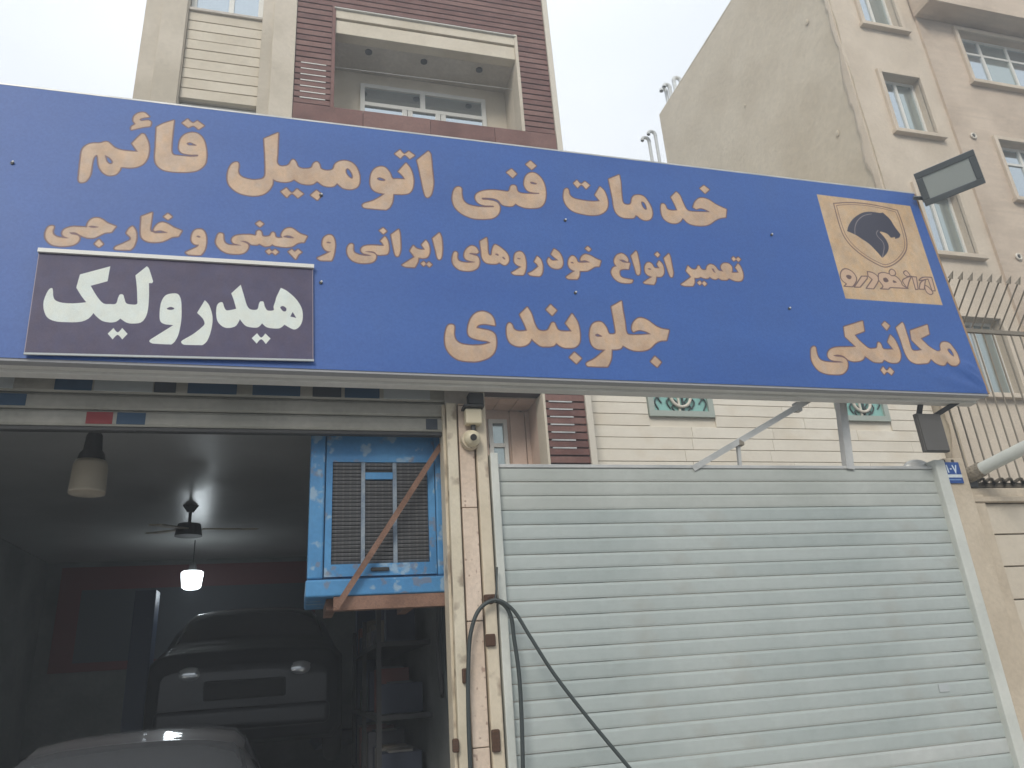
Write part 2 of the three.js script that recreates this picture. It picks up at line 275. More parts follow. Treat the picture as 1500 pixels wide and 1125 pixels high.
  for (let i = 0; i < 7; i++) for (let j = 0; j < 2; j++) part(b, 'soffit_tile', bx(px0 + i * 0.26, px0 + (i + 1) * 0.26 - 0.01, pyS - 0.02, pyS + 0.03, zB - 0.31 - j * 0.236, zB - 0.31 - (j + 1) * 0.236 + 0.01, 0.003), M.pinkTile);
  part(b, 'soffit_back', bx(px0 - 0.1, px1 + 0.1, pyS + 0.001, pyS + 0.1, zp, zB - 0.301), M.concrete);
  part(b, 'porch_side_wall', bx(px1, px1 + 0.15, 0.3, pyS, zp, zB - 0.301), M.pinkTile);
  part(b, 'porch_jamb', bx(px1 - 0.03, px1 + 0.003, 0.3, pyS - 0.025, zB - 0.32, zB + 0.012, 0.004), M.boardStone);
  for (const [x, y] of [[735, 575], [745, 604], [762, 604], [795, 585]]) { const p = PY(x, y, pyS - 0.02); part(b, 'downlight', new THREE.CylinderGeometry(0.03, 0.03, 0.014, 16), M.dark, [p.x, pyS - 0.024, p.z]); }
  const vx = [748, 770, 791].map((x) => P(x, 650, zp).x);
  vx.forEach((x, i) => part(b, 'wall_panel', bx(x + 0.006, (vx[i + 1] ?? px1) - 0.006, 3.0, pyS - 0.03, zp, zp + 0.03 + 0.01 * (i % 2), 0.006), M.pinkTile));
  { const z = zp + 0.06, x0 = P(717, 640, z).x, x1 = P(744, 640, z).x, y1 = P(730, 614, z).y, ym = P(730, 652, z).y, f = 0.055;
    const w = part(b, 'window', joined([bx(x0, x1, y1 - f, y1, z - 0.06, z), bx(x0, x1, ym - f / 2, ym + f / 2, z - 0.06, z), bx(x0, x0 + f, 3.2, y1 - f, z - 0.06, z - 0.001), bx(x1 - f, x1, 3.2, y1 - f, z - 0.06, z - 0.001)]), M.whiteFrame);
    part(w, 'pane', bx(x0 + f, x1 - f, ym + f / 2, y1 - f, z - 0.05, z - 0.035), M.clearGlass); part(w, 'pane', bx(x0 + f, x1 - f, 3.2, ym - f / 2, z - 0.05, z - 0.035), M.clearGlass); }
  const l = thing('clothes_line', 'thin line strung across the balcony opening under its ceiling', 'line');
  part(l, 'cord', bar(P(489, 98, zB - 0.29).setX(bx0 + 0.002), P(759, 132, zB - 0.29).setX(bx1 - 0.002), 0.008, 0.008, 6), M.galv);
}

// ================================================================ low white clad building behind the gate
const zW = -5.35;
{
  const b = thing('white_building', 'low white building clad in long pale boards behind the gate', 'building');
  part(b, 'wall', bx(3.765, 9.7, 0.01, 8.9, -9.5, zW - 0.03), M.whiteBoard);
  part(b, 'parapet_cap', bx(3.76, 9.72, 8.9, 8.98, -9.55, zW + 0.02, 0.01), M.cream);
  const y0 = P(980, 676, zW).y, ph = (P(980, 601, zW).y - P(980, 676, zW).y) / 4.4;
  const wins = [[P(953, 600, zW).x, P(1042, 600, zW).x], [P(1227, 600, zW).x, P(1297, 600, zW).x]], wy = P(1000, 608, zW).y, r = rng(4);
  for (let i = -3; i < 11; i++) {
    const a = y0 + i * ph + 0.006, c = y0 + (i + 1) * ph - 0.003;
    const cuts = (c > wy - 0.03 && a < wy + 1.3) ? [[3.768, wins[0][0] - 0.04], [wins[0][1] + 0.04, wins[1][0] - 0.04], [wins[1][1] + 0.04, 9.695]] : [[3.768, 9.695]];
    for (const [s, e] of cuts) { let x = s; while (x < e - 0.01) { let n = Math.min(e, x + 1.15 + r() * 0.5); if (e - n < 0.35) n = e; part(b, 'cladding_board', bx(x + 0.002, n - 0.002, a, c, zW - 0.029, zW - 0.003 * r(), 0.004), M.whiteBoard); x = n; } }
  }
  for (const [a, c] of wins) {
    const z = zW + 0.03, f = 0.055, y1 = wy + 1.25, w = part(b, 'window', joined([bx(a - 0.03, c + 0.03, wy - 0.03, wy + f, zW - 0.028, z), bx(a - 0.03, c + 0.03, y1 - f, y1, zW - 0.028, z), bx(a - 0.03, a + f, wy + f, y1 - f, zW - 0.028, z - 0.001), bx(c - f, c + 0.03, wy + f, y1 - f, zW - 0.028, z - 0.001)]), M.greenFrame);
    part(w, 'pane', bx(a + f, c - f, wy + f, y1 - f, zW - 0.028, zW - 0.01), M.greenGlass);
    const cx = (a + c) / 2, cy = wy + 0.27, R = 0.155;
    const ring = new THREE.TorusGeometry(R, 0.024, 8, 28); ring.translate(cx, cy, z); part(w, 'grille_ring', ring, M.cream);
    part(w, 'grille_bar', bx(cx - 0.045, cx - 0.015, wy + f, y1 - f, z - 0.035, z - 0.01), M.cream); part(w, 'grille_bar', bx(cx + 0.02, cx + 0.045, wy + f, y1 - f, z - 0.034, z - 0.01), M.darkIron);
    for (const s of [-1, 1]) for (const [ox, oy, h] of [[0.17, 0.04, 0.34], [0.3, 0.12, 0.3], [0.36, 0.02, 0.4], [0.1, 0.0, 0.2]]) {
      const x = cx + s * ox; if (x < a + f + 0.03 || x > c - f - 0.03) continue;
      part(w, 'grille_scroll', tube([[x, wy + f + oy, z - 0.03], [x + s * 0.05, wy + f + oy + h * 0.3, z - 0.02], [x - s * 0.04, wy + f + oy + h * 0.65, z - 0.02], [x + s * 0.02, wy + f + oy + h, z - 0.03]], 0.011, 14, 6), M.darkIron);
    }
  }
}
function flue(name, label, base, top, r, hook, turn) {
  const t = thing(name, label, 'flue pipe', 'flue pipes standing on the roofs');
  part(t, 'pipe', bar(base, top, r * 2, r * 2, 14), M.pipeGrey);
  const d = new THREE.Vector3(Math.cos(turn), 0, Math.sin(turn));
  const q = (a, b) => top.clone().addScaledVector(d, a * hook).add(new THREE.Vector3(0, b * hook, 0));
  part(t, 'hooked_end', tube([q(0, -0.15), q(0.0, 0.35), q(0.3, 0.95), q(1, 1.15), q(1.6, 0.75), q(1.75, 0.1)], r * 1.12, 24, 12), M.pipeGrey);
}
{
  for (const [x, y, z, w] of [[948, 208, -5.9, 'shorter'], [957, 199, -5.8, 'taller']]) { const t = P(x + 3, y, z); flue('flue_pipe', w + ' grey hooked flue pipe rising behind the top of the blue sign', new THREE.Vector3(t.x, 8.98, z), t, 0.028, 0.075, Math.PI); }
  for (const [x, y, z, tr, h] of [[976, 135, -10.9, Math.PI, 0.09], [981, 129, -10.4, Math.PI, 0.1], [987, 119, -10.1, 0, 0.13]]) { const t = PX(x, y, 9.93 + 0.03 * h); flue('flue_pipe', 'grey hooked flue pipe on the roof edge of the tan plaster building', new THREE.Vector3(t.x, 16.7, t.z), t, 0.052, h, tr); }
}

// ================================================================ tall tan building on the right
{
  const b = thing('plaster_building', 'tall tan building with a blank plaster side wall and framed windows', 'building');
  const X = 9.78, zF = -5.1, zK = -11.94, top = 16.7;
  part(b, 'core', bx(X + 0.03, 20, 0.01, top - 0.02, zK, zF - 0.32), M.tanFacade);
  { // uneven plaster of the side wall
    const nu = 70, nv = 130, pos = [], uv = [], idx = [];
    for (let j = 0; j <= nv; j++) for (let i = 0; i <= nu; i++) {
      let z = zK + (zF + 0.005 - zK) * i / nu; const y = 0.01 + (top - 0.01) * j / nv;
      if (i === nu) z += 0.10 * fbm(y * 1.7, 3.3, 256, 4) - 0.02;
      const d = 0.05 * fbm(z * 0.5 + 40, y * 0.5, 256, 5);
      pos.push(X - 0.004 - d, y, z); uv.push(z, y);
    }
    for (let j = 0; j < nv; j++) for (let i = 0; i < nu; i++) { const a = j * (nu + 1) + i, c = a + nu + 1; idx.push(a, a + 1, c, a + 1, c + 1, c); }
    const g = new THREE.BufferGeometry(); g.setAttribute('position', new THREE.Float32BufferAttribute(pos, 3)); g.setAttribute('uv', new THREE.Float32BufferAttribute(uv, 2)); g.setIndex(idx); g.computeVertexNormals();
    part(b, 'side_wall', g, M.tanPlaster);
  }
  { const n = 160, pp = [], uu = [], ii = [];
    for (let j = 0; j <= n; j++) { const y = 0.02 + (top - 0.03) * j / n, w = 0.05 + 0.34 * Math.max(0, fbm(y * 1.9, 7.7, 256, 5) - 0.25); for (const [z, o] of [[zF + 0.012, 0.07], [zF - w * 0.6, 0.07 + 0.012 * fbm(y * 6, 1, 256, 2)], [zF - w, 0.066], [zF - w - 0.015, 0.0]]) { pp.push(X - o, y, z); uu.push(z, y); } }
    for (let j = 0; j < n; j++) for (let i = 0; i < 3; i++) { const a = j * 4 + i; ii.push(a, a + 1, a + 4, a + 1, a + 5, a + 4); }
    const g = new THREE.BufferGeometry(); g.setAttribute('position', new THREE.Float32BufferAttribute(pp, 3)); g.setAttribute('uv', new THREE.Float32BufferAttribute(uu, 2)); g.setIndex(ii); g.computeVertexNormals(); part(b, 'ragged_edge', g, M.tanFacade);
    part(b, 'corner_cap', bx(X - 0.07, X - 0.0005, 0.02, top - 0.02, zF - 0.02, zF + 0.011), M.tanFacade); }
  part(b, 'roof_edge', bx(X - 0.03, 20, top, top + 0.05, zK - 0.02, zF + 0.03, 0.01), M.tanPlaster);
  for (const [x, y, s] of [[1183, 33, 0.07], [1092, 155, 0.05], [1228, 196, 0.07]]) { const p = PX(x, y, X - 0.02); part(b, 'hole_stand_in', new THREE.SphereGeometry(s, 10, 8).scale(0.25, 1, 0.7), M.tanPlaster, [X - 0.04, p.y, p.z]); }  // added lumps of wall plaster stand in for dark holes
  // window column
  const wx0 = P(1284, 93, zF).x, wx1 = P(1364, 176, zF).x;
  const sills = [P(1290, 41, zF).y, P(1338, 185, zF).y, P(1413, 375, zF).y];
  const fp = (sills[0] - sills[2]) / 2, wh = P(1284, 93, zF).y - P(1300, 175, zF).y;
  const rows = [0, 1, 2, 3].map((i) => sills[0] - fp * i);
  const wingX = P(1343, 41, zF).x;
  part(b, 'facade', wallWithHoles(X, wingX, 0.01, top, zF, 0.3, rows.map((y) => [wx0, wx1, y, y + wh])), M.tanFacade);
  const wing = [];
  const v0 = P(1398, 52, zF).x, v0b = P(1452, 208, zF).x;
  const ws = [P(1416, 123, zF).y, P(1481, 295, zF).y]; const wingRows = [ws[0] + (ws[0] - ws[1]), ws[0], ws[1], ws[1] - (ws[0] - ws[1])], wgh = P(1400, 50, zF).y - ws[0];
  for (const y of wingRows.slice(1)) wing.push([v0, v0 + 2.3, y + 0.02, y + 0.02 + wgh]);
  part(b, 'wing_facade', wallWithHoles(wingX + 0.001, 20, 0.01, top, zF + 0.05, 0.35, wing), M.woodTile);
  const framed = (x0, x1, y0, y1, zf, mull, sash) => {
    const s = 0.085, z1 = zf + 0.06;
    const w = part(b, 'window_surround', joined([bx(x0 - s, x0, y0 - 0.001, y1 + s, zf - 0.02, z1, 0.008), bx(x1, x1 + s, y0 - 0.001, y1 + s, zf - 0.02, z1, 0.008), bx(x0, x1, y1, y1 + s, zf - 0.02, z1 - 0.002, 0.008)]), M.tanFacade);
    part(w, 'sill', bx(x0 - s - 0.05, x1 + s + 0.05, y0 - 0.085, y0, zf - 0.2, zf + 0.11, 0.01), M.tanFacade);
    const z = zf - 0.14, f = 0.05, gs = [bx(x0, x1, y0, y0 + f, z - 0.05, z), bx(x0, x1, y1 - f, y1, z - 0.05, z), bx(x0, x0 + f, y0 + f, y1 - f, z - 0.05, z - 0.001), bx(x1 - f, x1, y0 + f, y1 - f, z - 0.05, z - 0.001)];
    for (const m of mull) gs.push(bx(x0 + (x1 - x0) * m - 0.03, x0 + (x1 - x0) * m + 0.03, y0 + f, y1 - f, z - 0.05, z - 0.002));
    if (sash) gs.push(bx(x0 + f, x1 - f, y1 - 0.42, y1 - 0.37, z - 0.05, z - 0.004));
    part(w, 'frame', joined(gs), M.whiteFrame);
    const xs = [0, ...mull, 1];
    for (let i = 0; i + 1 < xs.length; i++) part(w, 'pane', bx(x0 + (x1 - x0) * xs[i] + 0.03, x0 + (x1 - x0) * xs[i + 1] - 0.03, y0 + f - 0.002, y1 - f + 0.002, z - 0.04, z - 0.028), i % 2 ? M.clearGlass : M.mirrorGlass);
  };
  for (const y of rows) framed(wx0, wx1, y, y + wh, zF, [0.5], false);
  for (const [a, c, d, e] of wing) framed(a, c, d, e, zF + 0.05, [0.3, 0.62], true);
  // overhanging bay at the top
  const q = P(1336, 28, zF), r2 = ray(1350.6, 11), t2 = q.x / r2.x, fz = CAM.z + r2.z * t2;
  part(b, 'bay_overhang', bx(q.x, 20, q.y, top + 0.3, zF + 0.051, Math.max(fz, zF + 0.5), 0.01), M.woodTile);
  for (const [x, y] of [[1425, 200], [1491, 377]]) { const p = P(x, y, zF + 0.05); const g = new THREE.TorusGeometry(0.055, 0.02, 10, 20); const v = part(b, 'vent_ring', g, M.cream, [p.x, p.y, zF + 0.07]); part(v, 'vent_hole', new THREE.CylinderGeometry(0.05, 0.05, 0.02, 18).rotateX(Math.PI / 2), M.dark, [0, 0, -0.008]); }
}

// ================================================================ workshop (left) with its dark room
{
  const b = thing('workshop_building', 'single storey car workshop with an open dark garage room', 'building');
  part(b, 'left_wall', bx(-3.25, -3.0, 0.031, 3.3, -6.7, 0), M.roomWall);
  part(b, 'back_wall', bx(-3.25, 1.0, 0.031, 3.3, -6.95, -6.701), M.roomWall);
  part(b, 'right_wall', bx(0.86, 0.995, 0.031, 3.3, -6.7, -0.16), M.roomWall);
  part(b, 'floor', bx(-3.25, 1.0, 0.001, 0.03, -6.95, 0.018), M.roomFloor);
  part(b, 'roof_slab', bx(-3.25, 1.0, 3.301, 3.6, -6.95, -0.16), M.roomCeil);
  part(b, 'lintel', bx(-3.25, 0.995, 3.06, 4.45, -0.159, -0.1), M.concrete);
  part(b, 'outer_wall', bx(-9, -3.251, 0.14, 4.45, -6.9, 0), M.beigeStone);
}
// pillar between the two doors
const zP = 0.0;
{
  const X = (px) => P(px, 1000, zP).x, t = thing('door_pillar', 'stained cream and pink stone pillar between the open garage and the grey shutter', 'pillar');
  const H = 3.05;
  part(t, 'metal_channel', bx(X(668), X(685), 0.14, H, -0.14, 0.012, 0.006), M.creamMetal);
  part(t, 'channel_lip', bx(X(663), X(668) - 0.001, 0.14, H, -0.14, -0.02, 0.003), M.creamMetal2);
  for (let i = 0, y = 0.14; y < H; i++, y += 0.58) part(t, 'stone_slab', bx(X(688), X(712), y + 0.002, Math.min(H, y + 0.578), -0.14, 0.004 + 0.003 * (i % 2), 0.004), M.pinkStone);
  part(t, 'metal_tube', bx(X(714.5), X(733), 0.14, H, -0.13, 0.02, 0.01), M.creamMetal2);
  part(t, 'pillar_core', bx(X(669), X(736), 0.14, H + 0.6, -0.158, -0.03), M.concrete);
  for (const [px, py, w, h] of [[718, 876, 0.07, 0.035], [718, 938, 0.05, 0.06], [726, 1085, 0.04, 0.1], [682, 990, 0.035, 0.07], [667, 1092, 0.03, 0.06]]) {
    const p = P(px, py, 0.02); part(t, 'rusty_bracket', new RoundedBoxGeometry(w, h, 0.03, 2, 0.008), M.rustDark, [p.x, p.y, 0.025]);
  }
}
function slatGeo(L, h, out = 0.014) {
  const s = new THREE.Shape([[0.006, 0], [-out * 0.6, 0.002], [-out, h * 0.16], [-out * 1.05, h * 0.5], [-out * 0.95, h * 0.8], [-out * 0.35, h * 0.955], [0.002, h * 0.985], [0.006, h * 0.985]].map((p) => new THREE.Vector2(...p)));
  const g = new THREE.ExtrudeGeometry(s, { depth: L, bevelEnabled: false }); g.rotateY(Math.PI / 2); return mUV(g, 0, 0);
}
// ---- rolled-up shutter above the open garage
{
  const t = thing('raised_shutter', 'old beige rolling shutter rolled up above the open garage, with painted patches', 'shutter');
  const x0 = -2.99, x1 = P(656, 640, -0.05).x, h = 0.0875, y0 = P(300, 627, -0.05).y, z = -0.06, g = slatGeo(x1 - x0, h), sl = [];
  for (let i = 0; i < 6; i++) { const m = part(t, 'slat', g, M.shutterOld, [x0, y0 + i * h, z]); sl.push(m); }
  part(t, 'bottom_bar', bx(x0, x1, y0 - 0.022, y0 - 0.002, z - 0.03, z + 0.012, 0.004), M.darkMetal);
  const patch = (row, a, c, mat) => { const yy = y0 + (row + 0.5) * h, A = PY2(a, yy, z + 0.017), C = PY2(c, yy, z + 0.017); part(sl[row], 'painted_patch', bx(A - x0, C - x0, h * 0.13, h * 0.84, 0.0135, 0.0165, 0.0012), mat); };
  function PY2(px, y, zz) { let lo = -3, hi = 1; for (let k = 0; k < 40; k++) { const m = (lo + hi) / 2, v = new THREE.Vector3(m, y, zz).sub(CAM); const sx = 750 + FPX * v.dot(rgt) / v.dot(fwd); if (sx < px) lo = m; else hi = m; } return lo; }
  patch(0, 126, 165, M.patchRed); patch(0, 171, 213, M.patchBlue); patch(0, 624, 641, M.patchSlate);
  patch(1, -60, 38, M.patchBlue);
  for (const [a, c, m] of [[-40, 20, M.patchPale], [80, 135, M.patchBlue], [138, 224, M.patchPale], [226, 258, M.patchSlate], [275, 347, M.patchBlue], [370, 440, M.patchBlue], [458, 500, M.patchSlate], [505, 556, M.patchBlue], [562, 630, M.patchPale]]) patch(2, a, c, m);
}
// ---- room contents
{
  const t = thing('led_bulb', 'bright white bulb hanging lit inside the dark garage', 'bulb');
  const p = P(281, 849, -5.36);
  part(t, 'glowing_globe', new THREE.LatheGeometry([[0.001, -0.11], [0.07, -0.105], [0.1, -0.085], [0.115, 0.03], [0.118, 0.075], [0.1, 0.09], [0.001, 0.092]].map((q) => new THREE.Vector2(...q)), 24), M.bulb, [p.x, p.y, p.z]);
  part(t, 'socket', new THREE.CylinderGeometry(0.03, 0.05, 0.09, 14), M.darkMetal, [p.x, p.y + 0.137, p.z]);
  part(t, 'cord', bar([p.x, p.y + 0.18, p.z], [p.x, 3.3, p.z], 0.012, 0.012, 6), M.dark);
  const L = new THREE.PointLight(new THREE.Color(0.86, 0.95, 1), 0.32, 0, 2); L.position.set(p.x, p.y - 0.13, p.z + 0.03); L.castShadow = true; L.shadow.radius = 5; L.name = 'bulb_light'; t.add(L);
}
{
  const t = thing('ceiling_fan', 'dim ceiling fan with long pale blades inside the garage', 'ceiling fan');
  const p = P(277, 772, -3.6);
  part(t, 'rod', bar([p.x, p.y, p.z], [p.x, 3.3, p.z], 0.03, 0.03, 10), M.darkMetal);
  part(t, 'motor', new THREE.CylinderGeometry(0.1, 0.12, 0.11, 20), M.darkMetal, [p.x, p.y - 0.03, p.z]);
  part(t, 'canopy', new THREE.CylinderGeometry(0.07, 0.03, 0.06, 16), M.darkMetal, [p.x, 3.27, p.z]);
  for (let k = 0; k < 3; k++) part(t, 'blade', new RoundedBoxGeometry(0.5, 0.012, 0.11, 2, 0.005).translate(0.36, 0, 0), M.creamMetal, [p.x, p.y - 0.02, p.z], [0.12, 0.2 + k * Math.PI * 2 / 3, 0]);
}
{
  const t = thing('pendant_lamp', 'unlit hanging lamp with dark cap and pale square shade under the raised shutter', 'pendant lamp');
  const p = P(130, 702, -0.75), s = 0.095;
  part(t, 'shade', new THREE.LatheGeometry([[0.001, -0.085], [s * 0.98, -0.085], [s * 1.0, -0.07], [s * 0.94, 0.08], [s * 0.85, 0.105], [0.03, 0.11]].map((q) => new THREE.Vector2(...q)), 24), M.shade, [p.x, p.y, p.z]);
  part(t, 'cap', new THREE.LatheGeometry([[0.075, 0.105], [0.065, 0.15], [0.05, 0.17], [0.042, 0.26], [0.02, 0.3], [0.001, 0.3]].map((q) => new THREE.Vector2(...q)), 20), M.darkMetal, [p.x, p.y, p.z]);
  part(t, 'cord', bar([p.x, p.y + 0.29, p.z], [p.x, 3.3, p.z], 0.012, 0.012, 6), M.dark);
}
{
  const t = thing('wall_banner', 'large red bordered banner with a dark picture on the rear garage wall', 'banner');
  const z = -6.69, a = P(92, 832, z), c = P(225, 978, z), x1 = 0.2;
  part(t, 'picture', bx(a.x + 0.25, x1 - 0.1, c.y + 0.1, a.y - 0.28, z, z + 0.008), M.patchSlate);
  const red = plain([0.13, 0.018, 0.022], 0.5);
  part(t, 'border', joined([bx(a.x, x1, a.y - 0.28, a.y, z, z + 0.01), bx(a.x, x1, c.y, c.y + 0.1, z, z + 0.01), bx(a.x, a.x + 0.25, c.y + 0.1, a.y - 0.28, z, z + 0.01), bx(x1 - 0.1, x1, c.y + 0.1, a.y - 0.28, z, z + 0.01)]), red);
}
function makeCar(name, label, paint, cat = 'car', group) {
  const t = thing(name, label, cat, group);
  // stations along the length: [z, sill, shoulder y, roof y, half width at shoulder, half width at roof]
  const st = [[-2.1, 0.38, 0.72, 0.74, 0.62, 0.5], [-2.0, 0.28, 0.82, 0.86, 0.78, 0.66], [-1.5, 0.22, 0.9, 0.97, 0.84, 0.72], [-0.95, 0.2, 0.93, 1.0, 0.85, 0.74], [-0.35, 0.2, 0.94, 1.36, 0.855, 0.6], [0.1, 0.2, 0.95, 1.45, 0.855, 0.61], [0.7, 0.2, 0.95, 1.455, 0.855, 0.61], [1.15, 0.2, 0.96, 1.40, 0.85, 0.6], [1.65, 0.22, 0.96, 1.08, 0.84, 0.68], [2.0, 0.26, 0.93, 1.0, 0.8, 0.68], [2.12, 0.36, 0.8, 0.85, 0.68, 0.55]];
  const N = 12, pos = [], idx = [], ring = [];
  const curve = st.map((s) => s);
  const samples = []; for (let i = 0; i + 1 < curve.length; i++) for (let k = 0; k < 4; k++) { const f = k / 4, e = f * f * (3 - 2 * f); samples.push(curve[i].map((v, q) => q === 0 ? v + (curve[i + 1][0] - v) * f : v + (curve[i + 1][q] - v) * e)); } samples.push(curve[curve.length - 1]);
  for (const [z, s, m, r, w, wr] of samples) {
    const pts = [[0, s], [w * 0.9, s], [w, s + 0.1], [w * 1.01, (s + m) / 2], [w, m - 0.03], [w * 0.96, m + 0.01], [(w * 0.35 + wr * 0.65), m + (r - m) * 0.62], [wr, r - 0.07 * Math.min(1, (r - m) * 3)], [wr * 0.9, r - 0.02 * Math.min(1, (r - m) * 3)], [wr * 0.6, r + 0.008], [wr * 0.25, r + 0.018], [0, r + 0.02]];
    const full = pts.concat(pts.slice(1, -1).reverse().map(([x, y]) => [-x, y]));
    ring.push(full.length); for (const [x, y] of full) pos.push(x, y, z);
  }
  const R = ring[0]; for (let i = 0; i + 1 < samples.length; i++) for (let j = 0; j < R; j++) { const a = i * R + j, b2 = i * R + (j + 1) % R; idx.push(a, b2, a + R, b2, b2 + R, a + R); }
  for (const e of [0, samples.length - 1]) { const c = pos.length / 3; let y = 0; for (let j = 0; j < R; j++) y += pos[(e * R + j) * 3 + 1] / R; pos.push(0, y, samples[e][0]); for (let j = 0; j < R; j++) { const a = e * R + j, b2 = e * R + (j + 1) % R; e ? idx.push(a, b2, c) : idx.push(b2, a, c); } }
  const g = new THREE.BufferGeometry(); g.setAttribute('position', new THREE.Float32BufferAttribute(pos, 3)); g.setAttribute('uv', new THREE.Float32BufferAttribute(new Float32Array(pos.length / 3 * 2), 2)); g.setIndex(idx); g.computeVertexNormals();
  part(t, 'body', g, paint);
  const nrm = g.attributes.normal, patch = (nm, i0, i1, j0, j1) => {
    const pp = [], ii = [], n = j1 - j0 + 1;
    for (let i = i0; i <= i1; i++) for (let j = j0; j <= j1; j++) { const k = i * R + (j + R) % R; pp.push(pos[3 * k] + nrm.getX(k) * 0.006, pos[3 * k + 1] + nrm.getY(k) * 0.006, pos[3 * k + 2] + nrm.getZ(k) * 0.006); }
    for (let i = 0; i < i1 - i0; i++) for (let j = 0; j < n - 1; j++) { const a = i * n + j; ii.push(a, a + 1, a + n, a + 1, a + n + 1, a + n); }
    const gg = new THREE.BufferGeometry(); gg.setAttribute('position', new THREE.Float32BufferAttribute(pp, 3)); gg.setAttribute('uv', new THREE.Float32BufferAttribute(new Float32Array(pp.length / 3 * 2), 2)); gg.setIndex(ii); gg.computeVertexNormals(); part(t, nm, gg, M.carGlass);
  };
  patch('rear_window', 13, 16, 7, R - 7); patch('windscreen', 28, 31, 7, R - 7); patch('side_window', 17, 27, 5, 7); patch('side_window', 17, 27, R - 7, R - 5);
  part(t, 'grille', bx(-0.34, 0.34, 0.6, 0.76, 2.06, 2.135, 0.02), M.dark); part(t, 'bumper', bx(-0.72, 0.72, 0.36, 0.54, 1.98, 2.16, 0.05), paint);
  for (const s of [-1, 1]) { part(t, 'headlight', new THREE.SphereGeometry(0.1, 16, 10).scale(1.1, 0.65, 0.5), M.headlight, [s * 0.46, 0.82, 2.09]); part(t, 'tail_light', new THREE.SphereGeometry(0.1, 12, 8).scale(1, 0.7, 0.4), M.patchRed, [s * 0.55, 0.78, -2.05]); }
  for (const s of [-1, 1]) for (const z of [-1.3, 1.3]) { const w = part(t, 'wheel', new THREE.TorusGeometry(0.23, 0.085, 12, 28).rotateY(Math.PI / 2), M.tyre, [s * 0.77, 0.315, z]); part(w, 'rim', new THREE.CylinderGeometry(0.19, 0.19, 0.1, 20).rotateZ(Math.PI / 2), M.rim); }
  return t;
}
{
  const car = makeCar('grey_car', 'silver grey car with a glossy roof parked just inside the garage', M.silverPaint);
  car.scale.setScalar(0.965); car.position.set(-0.93, 0.03, -2.2); car.rotation.y = 0.06;
  const LX = P(362, 962, -3.2).x;
  const lifted = makeCar('dark_car', 'dark car at the back of the garage with two glinting lamps', M.blackPaint);
  lifted.position.set(LX, 1.02, -4.85);
  lifted.scale.set(0.95, 0.95, 0.8);
  const lift = thing('car_lift', 'dark blue post lift holding up the dark car inside the garage', 'car lift');
  for (const s of [-1, 1]) { part(lift, 'post', bx(LX + s * 1.12 - 0.1, LX + s * 1.12 + 0.1, 0.031, 2.7, -5.05, -4.8, 0.01), M.liftBlue); for (const z of [-1, 1]) part(lift, 'arm', bar([LX + s * 1.01, 1.15, -4.92], [LX + s * 0.6, 1.15, -4.92 + z * 0.6], 0.09, 0.1), M.liftBlue); }
  const shelf = thing('parts_shelf', 'dark shelf of small car parts along the right wall of the garage', 'shelf');
  for (const y of [0.5, 0.95, 1.4, 1.85]) part(shelf, 'shelf_board', bx(0.5, 0.855, y, y + 0.03, -3.8, -1.4), M.shelf);
  for (const z of [-3.78, -2.6, -1.43]) part(shelf, 'upright', bx(0.5, 0.53, 0.031, 2.1, z - 0.02, z + 0.02), M.shelf);
  const r = rng(31), cols = [[0.08, 0.08, 0.09], [0.14, 0.12, 0.09], [0.04, 0.05, 0.08], [0.2, 0.19, 0.17], [0.16, 0.05, 0.04], [0.05, 0.09, 0.07]].map((c) => plain(c, 0.6)), colName = ['dark grey', 'brown', 'navy', 'pale grey', 'dull red', 'dark green'], level = { 0.53: 'lowest', 0.98: 'second', 1.43: 'third', 1.88: 'top' };
  for (const y of [0.53, 0.98, 1.43, 1.88]) for (let z = -3.7; z < -1.6;) {
    const w = 0.1 + 0.14 * r(), h = 0.12 + 0.2 * r();
    const ci = (r() * cols.length) | 0, k = thing('parts_box', `${colName[ci]} parts box on the ${level[y]} board of the dark garage shelf`, 'box', 'boxes on the garage shelf');
    part(k, 'carton', new RoundedBoxGeometry(0.2 + 0.1 * r(), h, w, 2, 0.008), cols[ci], [0.68, y + h / 2 + 0.001, z + w / 2]); part(k, 'lid', bx(0.6, 0.76, y + h + 0.001, y + h + 0.014, z + 0.01, z + w - 0.01), cols[(r() * cols.length) | 0]); z += w + 0.04 + 0.1 * r();
  }
  for (const [z, d, col] of [[-0.75, 0.5, M.hose], [-0.62, 0.75, M.hose], [-0.86, 0.62, M.darkMetal]]) { const h = thing('hanging_belt', 'black belt loop hanging on the right garage wall', 'belt', 'belts hanging on the garage wall'); part(h, 'loop', tube([[0.84, 2.15, z], [0.82, 2.15 - d * 0.5, z - 0.05], [0.83, 2.15 - d, z], [0.82, 2.15 - d * 0.5, z + 0.05], [0.84, 2.15, z + 0.005]], 0.012, 40, 8), col); }
}
